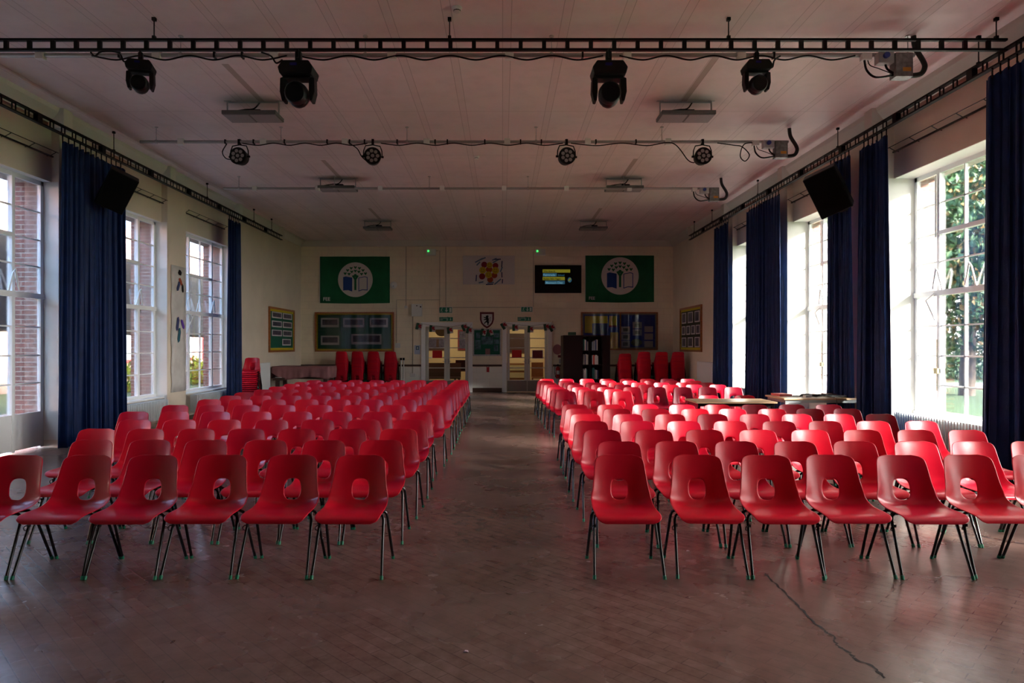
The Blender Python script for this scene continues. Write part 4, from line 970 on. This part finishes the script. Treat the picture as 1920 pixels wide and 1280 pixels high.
for r, m3, nm in (((1096, 592, 1139, 606), YP, 'yellow_sheet'), ((1096, 606, 1110, 624), YP, 'yellow_sheet'), ((1142, 592, 1156, 610), YP, 'yellow_sheet'), ((1142, 610, 1156, 613), CR, 'red_strip'), ((1144, 623, 1159, 655), YP, 'yellow_sheet'), ((1113, 608, 1138, 626), M('map_blue', (.01, .05, .16), .6), 'map'),
              ((1164, 612, 1181, 624), PPK, 'paper'), ((1164, 625, 1181, 637.5), PPK, 'paper'), ((1164, 638.5, 1181, 651), PPK, 'paper'), ((1186, 603.5, 1203, 615.5), PPK, 'paper'), ((1186, 617, 1203, 629), PPK, 'paper'), ((1208, 611.5, 1224, 622.5), PPK, 'paper'), ((1208, 625, 1224, 636.5), PPK, 'paper'), ((1208, 639, 1224, 650.5), PPK, 'paper')):
    q = pin(o, YB, ox, oz, *r, m3, nm)
    if nm == 'paper' and r[0] < 1200: MB().box(((r[0]+4-VX)*k-ox, -.033, CH-(r[3]-3-VY)*k-oz), ((r[2]-4-VX)*k-ox, -.030, CH-(r[1]+3-VY)*k-oz)).build('drawing', M('grey_sketch', (.10, .11, .10), .7, noise=.5, nscale=20), q)
MB().box((cx(1160, 1163)-ox, -.045, -.62), (cx(1160, 1163)-ox+.05, -.02, .62)).build('divider', OAK, o)
MB().prism([(cx(1192, 1192)-ox+.02+.19*math.cos(i*.3927), cz(642, 642)-oz+.13*math.sin(i*.3927)) for i in range(16)], -.031, -.027).build('round_collage', M('collage', (.10, .12, .09), .7, noise=.6, nscale=14), o)
MB().box((-1.26, -.046, -.60), (1.27, -.043, .60)).build('glass_pane', GLASS, o)
o, _, _ = board(886.5, 616, 940, 667, YB, 'aluminium framed green notice board with postcards between the two doorways', NG, NG, 'w')
ox, oz = cx(886.5, 940), cz(616, 667); SCN = M('landscape_card', (.06, .13, .16), .6, noise=.7, nscale=9); PK = M('grey_pink_leaflet', (.26, .12, .12), .6)
for r, m3 in (((893, 623.5, 900.5, 634), SCN), ((903, 631, 924.5, 645.5), SCN), ((926, 624.5, 936, 632.5), SCN), ((891, 637, 901.5, 655), SCN), ((926, 636, 936, 645), SCN), ((926, 647, 934, 658), SCN), ((910, 653.5, 919, 665), PK)): pin(o, YB, ox, oz, *r, m3, 'postcard' if m3 is SCN else 'leaflet')
# side wall boards (built flat, turned onto the walls)
def sideboard(y0, y1, z0, z1, x, rz, label, back, rows, border=NY, portrait=False):
    o = empty('notice_board', (x, (y0+y1)/2, (z0+z1)/2), rz, label, 'notice board'); hx, hz = (y1-y0)/2, (z1-z0)/2; f = MB(); w2 = .06
    f.box((-hx, -.05, -hz), (hx, 0, -hz+w2)); f.box((-hx, -.05, hz-w2), (hx, 0, hz)); f.box((-hx, -.05, -hz+w2), (-hx+w2, 0, hz-w2)); f.box((hx-w2, -.05, -hz+w2), (hx, 0, hz-w2)); f.build('frame', OAK, o)
    MB().box((-hx+w2, -.02, -hz+w2), (hx-w2, -.001, hz-w2)).build('border_strip', border, o); MB().box((-hx+w2+.07, -.024, -hz+w2+.07), (hx-w2-.07, -.02, hz-w2-.07)).build('backing', back, o)
    for (u0, v0, u1, v1) in rows:
        q = MB().box((-hx+2*hx*u0, -.028, hz-2*hz*v1), (-hx+2*hx*u1, -.024, hz-2*hz*v0)).build('photo_mount', PC, o)
        MB().box((-hx+2*hx*(u0+.03), -.031, hz-2*hz*(v1-.025)), (-hx+2*hx*(u1-.03), -.028, hz-2*hz*(v0+.02))).build('photograph', PH, q)
    return o
sideboard(yl(503), yl(550), 1.42, 2.80, XL+.001, math.pi/2, 'oak framed green notice board of photographs on the shaded wall near the corner', NG, [(.10, .10, .48, .24), (.52, .10, .90, .24), (.10, .30, .48, .44), (.52, .30, .90, .44), (.10, .50, .48, .64), (.52, .50, .90, .64), (.50, .70, .85, .85)])
sideboard(yr(1317), yr(1277), 1.43, 2.85, XR-.001, -math.pi/2, 'oak framed notice board of ten portraits on the sunlit wall near the corner', M('board_olive', (.05, .06, .035), .8), [(.08, .12, .3, .36), (.38, .12, .62, .36), (.7, .12, .92, .36), (.08, .42, .26, .62), (.31, .42, .49, .62), (.54, .42, .71, .62), (.75, .42, .93, .62), (.08, .68, .3, .90), (.38, .68, .62, .90), (.7, .68, .92, .90)])
# shield
sh = empty('shield', P(913, 600, YB-.03), 0, 'maroon edged white shield with a black rampant lion between the doorways', 'shield')
def shp(s): return [(-.245*s, .28*s), (.245*s, .28*s), (.245*s, .02*s), (.20*s, -.12*s), (.11*s, -.22*s), (0, -.29*s), (-.11*s, -.22*s), (-.20*s, -.12*s), (-.245*s, .02*s)][::-1]
MB().prism(shp(1), 0, .03).build('border', M('maroon_paint', (.12, .008, .012), .5), sh); MB().prism(shp(.76), -.006, 0).build('field', M('shield_white', (.6, .6, .58), .5), sh)
lion = [(-.02, .16), (.04, .17), (.06, .13), (.04, .10), (.06, .06), (.07, 0), (.05, -.04), (.08, -.08), (.05, -.13), (.07, -.17), (.0, -.16), (.02, -.12), (-.01, -.07), (-.05, -.09), (-.08, -.14), (-.10, -.11), (-.07, -.06), (-.03, -.03), (-.02, .01), (-.09, .0), (-.12, .03), (-.06, .04), (-.03, .06), (-.10, .08), (-.12, .12), (-.05, .10), (-.03, .12), (-.05, .14)][::-1]
MB().prism(lion, -.012, -.006).tube([(.06, -.05, -.04)] and [(.05, -.01, -.05), (.12, -.01, -.02), (.10, -.01, .06), (.13, -.01, .11)], .009, 6).build('lion', MBLK, sh)
# safety signs, emergency lights
for px0, py0, px1, py1, lab in ((800, 467, 817.5, 479, 'white emergency light with green indicator above the control box side doorway'), (1004.5, 467, 1022.5, 479, 'white emergency light with green indicator above the television')):
    o = onwall('emergency_light', px0, py0, px1, py1, PLW, lab, 'emergency light', th=.09, bev=.01)
    a = P(px0+3.0, py0+3.5, YB-.095); MB().sphere(a, .035, n=10).build('indicator', M('green_lamp', (0, .3, .02), .5, emit=((.03, .5, .08), 1)), o)
WG = M('sign_white', (.55, .66, .60), .6)
def exitsign(px0, py0, px1, py1, lab, box, arrow, th):
    o = onwall('exit_sign', px0, py0, px1, py1, EXG if not box else PLW, lab, 'exit sign', th=th)
    w2 = px1-px0; h2 = py1-py0; Y = YB-th-.001
    if box: onwall('face', px0+1, py0+1, px1-1, py1-1, EXG, Y=Y, th=.006, parent=o)
    Yt = Y-.008
    if not box:
        a = P(px0+1, py1-1.6, Yt); textmesh('lettering', 'EXIT', .052, WG, o, a, bold=.001); a = P(px0+1, py1-4.4, Yt); textmesh('lettering', 'ALLANFA', .052, WG, o, a, bold=.001)
        onwall('white_panel', px0+12.8, py0+1, px0+16, py1-1, WG, Y=Yt, th=.003, parent=o)
    # running figure and arrow
    fx = px0+(14.6 if not box else 5); fy = (py0+py1)/2
    m3 = EXG if not box else WG
    g = MB(); c0 = P(fx, fy, Yt-.006); g.sphere((c0[0]+.02, c0[1], c0[2]+.07), .016, n=8); g.tube([(c0[0]+.01, c0[1], c0[2]+.045), (c0[0]-.01, c0[1], c0[2]-.01), (c0[0]+.025, c0[1], c0[2]-.04), (c0[0]+.01, c0[1], c0[2]-.08)], .009, 5); g.tube([(c0[0]-.01, c0[1], c0[2]-.01), (c0[0]-.04, c0[1], c0[2]-.05)], .009, 5); g.tube([(c0[0]-.03, c0[1], c0[2]+.03), (c0[0]+.035, c0[1], c0[2]+.03)], .007, 5)
    g.build('running_figure', m3, o)
    c0 = P(px0+w2*(.83 if not box else .55), fy, Yt); s = h2*k*.36
    pts = [(-.25*s, s), (.25*s, s), (.25*s, -.1*s), (.7*s, -.1*s), (0, -s), (-.7*s, -.1*s), (-.25*s, -.1*s)]
    MB().prism([(c0[0]+x, c0[2]+z) for x, z in pts][::-1], c0[1]-.003, c0[1]).build('arrow', WG, o)
    if box: onwall('door_symbol', px1-6, py0+2, px1-2, py1-2, WG, Y=Yt, th=.003, parent=o)
exitsign(823, 575, 848.5, 587, 'illuminated exit box sign above the doorway beside the white control box', True, True, .07)
exitsign(976.5, 574.5, 999, 585, 'illuminated exit box sign above the doorway beside the bookcase', True, True, .07)
exitsign(824, 594.5, 849, 601.8, 'flat green exit sign over the frame of the doorway near the white control box', False, True, .012)
exitsign(970.5, 594.3, 995.5, 601.4, 'flat green exit sign over the frame of the doorway near the bookcase', False, True, .012)
cb2 = onwall('control_cabinet', 772, 570, 792, 593, PLW, 'white control box mounted high beside the doorway', 'control box', th=.12, bev=.01)
MB().cyl(P(781.5, 573, YB-.12), P(781.5, 573, YB-.135), .02, 10).cyl(P(788.5, 575, YB-.12), P(788.5, 575, YB-.135), .025, 10).build('button', MBLK, cb2)
d1 = P(738, 534.5, YB); dome = MB().tube([(d1[0], YB, d1[2]), (d1[0], YB-.05, d1[2]), (d1[0], YB-.08, d1[2])], [.125, .12, .06], 22).build('alarm_sounder', PLW); tag(dome, 'round white alarm sounder beside the green flag', 'alarm'); 
MB().box((d1[0]-.02, YB-.085, d1[2]-.06), (d1[0]+.02, YB-.078, d1[2]-.02)).build('strobe_lens', M('pale_blue_lens', (.3, .45, .6), .3), dome)
def conduit(pts, label, r=.011, mat=None):
    tag(MB().tube([P(x, y, YB-.014) for x, y in pts], r, 6).build('conduit', mat or M('painted_conduit', (.42, .38, .30), .5)), label, 'conduit', 'surface conduits on the far wall')
DCO = M('dark_conduit', (.12, .12, .12), .5)
for o2, d2 in (([(761.5, 455), (761.5, 574)], 'thin conduit dropping from the ceiling to the small box beside the control box'), ([(817.5, 470), (824.5, 470), (824.5, 575)], 'thin conduit from the emergency light down to the exit box sign'),
           ([(743.5, 646), (743.5, 562), (824, 562)], 'thin bent conduit running over to the double socket'), ([(774, 593), (774, 700)], 'thin conduit dropping from the white control box to the low socket'),
           ([(836, 455), (836, 575)], 'thin conduit dropping from the ceiling to the exit box sign'), ([(848.5, 576), (976, 576)], 'thin horizontal conduit joining the two exit box signs'), ([(1000, 471), (1000, 575)], 'thin conduit dropping from the emergency light beside the television')):
    conduit(o2, d2)
sg = 'sockets on the far wall'
for r, lab in (((758.5, 573, 764, 578), 'small beige junction box under the thin ceiling conduit'), ((740.5, 643, 750.5, 652), 'white double socket between the green board and the doorway'), ((769, 699.5, 779.5, 706), 'white double socket low on the wall beside the doorway')):
    onwall('wall_socket', *r, PLW, lab, 'socket', th=.04, bev=.006)
nb = onwall('notice', 777, 647, 788, 664, M('pale_blue_paper', (.45, .50, .62), .7), 'pale paper notice with a blue cross symbol beside the doorway', 'notice', th=.005)
onwall('symbol', 780, 649, 785.5, 655.5, M('dark_blue_ink', (.01, .05, .12), .6), Y=YB-.006, th=.002, parent=nb)
onwall('white_cross', 782.2, 650, 783.3, 654.5, PAP, Y=YB-.009, th=.002, parent=nb); onwall('white_cross', 780.9, 651.7, 784.6, 652.8, PAP, Y=YB-.009, th=.002, parent=nb)
rs = onwall('fire_point_sign', 912.3, 686, 917.4, 697.5, M('sign_red', (.45, .02, .03), .6), 'small red sign on the white wall under the dado rail', 'sign', th=.006)
MB().prism([(P(914.8, 0, YB)[0]+x, P(0, 688, YB)[2]+z) for x, z in ((-.03, .0), (.03, .0), (.03, .06), (-.03, .06))], YB-.010, YB-.006).build('symbol', PAP, rs)
onwall('extinguisher_notice', 1046, 665.5, 1052, 670, MAR, 'small dark red notice above the fire extinguisher', 'notice', th=.005)
onwall('extinguisher_notice', 1048, 673, 1055, 681, PPK, 'small pale instruction notice just above the fire extinguisher', 'notice', th=.005)
onwall('green_sign', 1065, 622.5, 1080, 628, M('dull_green_sign', (.06, .13, .09), .7), 'small green sign on the wall just above the bookcase', 'sign', th=.005)
pc = P(1045, 655, YB); tag(MB().prism([(pc[0]+.16*math.cos(i*.3927), pc[2]+.18*math.sin(i*.3927)) for i in range(16)][::-1], YB-.006, YB).build('round_poster', M('faded_pink', (.32, .13, .15), .8)), 'faded pink round poster between the doorway and the bookcase', 'poster')
# thin white poles standing by the stacks
for px, lab in ((752, 'thin white pole leaning by the stacked chairs, with a black clip'), (757, 'thin white pole standing between the clipped pole and the doorway')):
    o = MB().cyl(P(px, 0, YB-.12)[:2]+(0,), P(px, 671, YB-.12), .022, 10).build('white_pole', PLW); tag(o, lab, 'pole')
    MB().box((o.data.vertices[0].co.x-.03, YB-.16, 1.12), (o.data.vertices[0].co.x+.03, YB-.08, 1.2)).build('clip', MBLK, o)
# bunting of small flags
FR = M('bunting_red', (.30, .01, .02), .7); FGN = M('bunting_green', (.01, .06, .03), .7)
def bunting(pts, label):
    o = empty('bunting', P(pts[0][0], pts[0][1], YB-.07), 0, label, 'bunting', 'flag bunting over the doorways'); base = Vector(P(pts[0][0], pts[0][1], YB-.07))
    MB().tube([Vector(P(x, y, YB-.07))-base for x, y, a in pts], .005, 5).build('string', DCO, o)
    for x, y, a in pts[1:-1]:
        c2 = Vector(P(x, y, YB-.075))-base; R = Matrix.Translation(c2) @ Matrix.Rotation(math.radians(a), 4, 'Y')
        f2 = MB().box((-.015, -.004, -.22), (.11, 0, .0), 0, R).build('pennant', M('bunting_white', (.5, .5, .48), .7), o)
        MB().box((-.10, -.006, -.23), (-.005, -.001, .0), 0, R).build('green_band', FGN, f2)
        MB().prism([(-.02, -.06), (.03, -.03), (.09, -.05), (.06, -.09), (.10, -.12), (.07, -.18), (.04, -.14), (.0, -.17), (.01, -.12), (-.03, -.12)], -.010, -.004, 0, R).build('dragon', FR, f2)
bunting([(784, 606, 0), (787, 606, 15), (811, 610, 5), (843, 613, -5), (869, 608, -22), (881, 613, 12), (884, 607, 0)], 'string of small red, white and green dragon flags over the doorway by the control box')
bunting([(941, 602, 0), (942, 605, -32), (966, 608, 0), (995, 611, 4), (1024, 607, -8), (1032, 609, -28), (1037, 602, 0)], 'string of small red, white and green dragon flags over the doorway by the bookcase')
bunting([(904, 614, 0), (908, 617, 18), (917, 617, -15), (922, 614, 0)], 'short string of small dragon flags under the shield')
# ---- corridor furniture
cf = empty('corridor_bench', (-2.1, YB+1.5, 0), 0, 'dark bench with rails seen through the doorway by the control box', 'bench')
MB().box((-.7, -.2, .40), (.55, .2, .46)).build('seat', BROWN, cf); MB().box((-.7, .16, .46), (.55, .2, .98)).build('backrest', BROWN, cf)
for x in (-.65, .5): MB().box((x-.03, -.18, 0), (x+.03, .18, .4)).build('leg', BROWN, cf)
ct = empty('corridor_table', (-1.48, YB+1.9, 0), 0, 'small dark table with a black case seen through the glazed door', 'table')
MB().box((-.35, -.25, .66), (.35, .25, .70)).build('table_top', BROWN, ct)
for x in (-.3, .3):
    for y in (-.2, .2): MB().box((x-.02, y-.02, 0), (x+.02, y+.02, .66)).build('leg', BROWN, ct)
tag(MB().box((-1.75, YB+1.72, .70), (-1.2, YB+2.1, 1.08)).build('black_case', MBLK), 'black case standing on the small corridor table', 'case')
cs = empty('corridor_shelf_unit', (.72, YB+2.2, 0), 0, 'brown shelf unit with cream drawers behind the doorway by the bookcase', 'shelf unit')
MB().box((-.75, 0, 0), (.25, .4, .95)).build('body', M('mid_brown_wood', (.20, .09, .03), .4), cs)
for z in (.12, .40, .68): MB().box((-.70, -.015, z), (.20, 0, z+.2)).build('drawer', M('cream_drawer', (.42, .35, .18), .5), cs)
dc = empty('corridor_chair', (1.3, YB+1.4, 0), 0, 'brown wooden chair with slatted back seen through the glazed door', 'chair')
OKB = M('orange_brown_wood', (.24, .09, .025), .4)
MB().box((-.22, -.2, .42), (.22, .22, .46)).build('seat', OKB, dc); MB().box((-.22, .18, .46), (.22, .22, 1.0)).build('backrest', OKB, dc)
for x in (-.19, .19):
    for y in (-.17, .19): MB().box((x-.02, y-.02, 0), (x+.02, y+.02, .42)).build('leg', OKB, dc)
tag(MB().box((-.05, YB+2.95, 1.35), (1.05, YB+2.998, 2.1)).build('framed_picture', BROWN), 'dark wall cabinet panel seen through the doorway by the bookcase', 'picture')
for (x0, z0, x1, z1, lab) in ((-2.95, 1.45, -2.15, 1.95, 'dark framed photograph on the corridor wall, widest of those seen'), (-1.75, 1.45, -1.05, 2.25, 'maroon backed frame of small photographs on the corridor wall')):
    q = MB().box((x0, YB+2.96, z0), (x1, YB+2.998, z1)).build('framed_picture', MAR if x0 > -2 else BROWN); tag(q, lab, 'picture')
    for i in range(2): MB().box((x0+.06+i*(x1-x0)/2, YB+2.95, z0+.07), (x0+(i+1)*(x1-x0)/2-.04, YB+2.96, z1-.07)).build('photograph', PH, q)
pq = P(828, 618, YB+.6); tag(MB().tube([(pq[0], YB+.62, pq[2]), (pq[0], YB+.58, pq[2])], .24, 24).cyl((pq[0], YB+.6, pq[2]+.2), (pq[0], YB+.6, 2.8), .008, 6).build('hanging_disc', M('brown_board', (.16, .10, .05), .7)), 'round brown disc hanging in the corridor behind the glazed door', 'hanging sign')
# mural papers on the piers
def mural(x, y0, y1, z0, z1, rz, label, marks, col):
    o = empty('mural_paper', (x, (y0+y1)/2, (z0+z1)/2), rz, label, 'mural'); hx, hz = (y1-y0)/2, (z1-z0)/2; n = 12; mb = MB()
    for j in range(n+1):
        for i in range(5): mb.v.append((-hx+2*hx*i/4+(.02*math.sin(j*2.1) if i in (0, 4) else 0), -.008-.01*abs(math.sin(j*1.3+i)), -hz+2*hz*j/n))
    for j in range(n):
        for i in range(4): k2 = j*5+i; mb.f.append([k2, k2+1, k2+6, k2+5]); mb.m.append(0); mb.sm.append(True)
    q = mb.build('sheet', col, o); md = q.modifiers.new('s', 'SOLIDIFY'); md.thickness = .003
    for (u, v, w2, h2, an, m3) in marks:
        R = Matrix.Translation((-hx+2*hx*u, -.026, hz-2*hz*v)) @ Matrix.Rotation(an, 4, 'Y'); MB().prism([(-w2, -h2*.6), (-w2*.3, -h2), (w2*.8, -h2*.7), (w2, h2*.5), (w2*.2, h2), (-w2*.7, h2*.8)], 0, .004, 0, R).build('painted_shape', m3, q)
    return o
VIO = M('violet_paint', (.12, .04, .35), .7); GRP = M('green_paint', (.06, .30, .05), .7); ORP = M('orange_paint', (.55, .14, .03), .7); BLP = M('teal_paint', (.02, .10, .14), .7)
mural(XL+.002, yl(320), yl(347), .62, 3.33, math.pi/2, 'tall torn white paper with painted figures on the pier between shaded windows', [(.55, .05, .08, .06, .3, MBLK), (.6, .12, .10, .05, .9, CO), (.45, .16, .05, .12, .4, CDB), (.75, .17, .04, .10, -.2, MBLK), (.4, .46, .06, .16, .2, CDB), (.75, .46, .05, .12, -.6, VIO), (.5, .55, .06, .17, .2, BLP)], M('aged_paper', (.55, .53, .50), .8, noise=.15, nscale=3))
mural(XR-.002, 10.86, 11.35, .7, 3.3, -math.pi/2, 'tall painted paper strip on the pier between the sunlit curtains', [(.5, .10, .22, .22, 0, GRP), (.6, .5, .12, .25, .4, VIO), (.5, .62, .08, .12, .2, VIO), (.5, .85, .14, .2, 0, ORP)], M('pale_blue_paper2', (.45, .52, .58), .8))
mural(XR-.002, 14.42, 14.95, 1.3, 3.1, -math.pi/2, 'painted paper peeling from the pier behind the widest curtain', [(.3, .3, .1, .2, 0, FB), (.3, .75, .1, .3, 0, GRP)], M('cream_paper', (.55, .53, .42), .8))
# floor cracks
ck = MB(); pts = [(1434, 1075), (1448, 1090), (1470, 1108), (1490, 1130), (1512, 1152), (1525, 1166), (1548, 1185), (1562, 1193), (1570, 1210), (1592, 1222), (1603, 1235), (1640, 1252), (1662, 1275)]
g = []
rk = random.Random(2)
for (x, y) in pts:
    Y = CH*F/(y-VY); g.append(((x-VX)*Y/F, Y))
fine = []
for a, b2 in zip(g, g[1:]):
    for i in range(6): f = i/6; fine.append((a[0]+(b2[0]-a[0])*f+rk.uniform(-.008, .008), a[1]+(b2[1]-a[1])*f+rk.uniform(-.008, .008)))
vs = []
for i, (x, y) in enumerate(fine):
    w2 = .0035+.006*abs(math.sin(i*.9)); vs += [(x-w2, y, .0016), (x+w2, y+w2, .0016)]
ck.add(vs, [(2*i, 2*i+1, 2*i+3, 2*i+2) for i in range(len(fine)-1)])
struct(ck.build('floor_crack', M('crack_dark', (.015, .010, .009), .9)))
for px, py, lab in ((874, 1222, 'small pinkish scrap lying on the bare aisle floor'), (1290, 1033, 'tiny pale scrap on the floor beside the crack'), (579, 1085, 'small crumb on the floor beside the front row legs')):
    Y = CH*F/(py-VY); x = (px-VX)*Y/F; tag(MB().prism([(x-.012, .001), (x+.012, .001), (x+.008, .006), (x-.006, .008)], Y-.008, Y+.008).build('scrap', M('pale_scrap', (.5, .38, .40), .8)), lab, 'scrap')
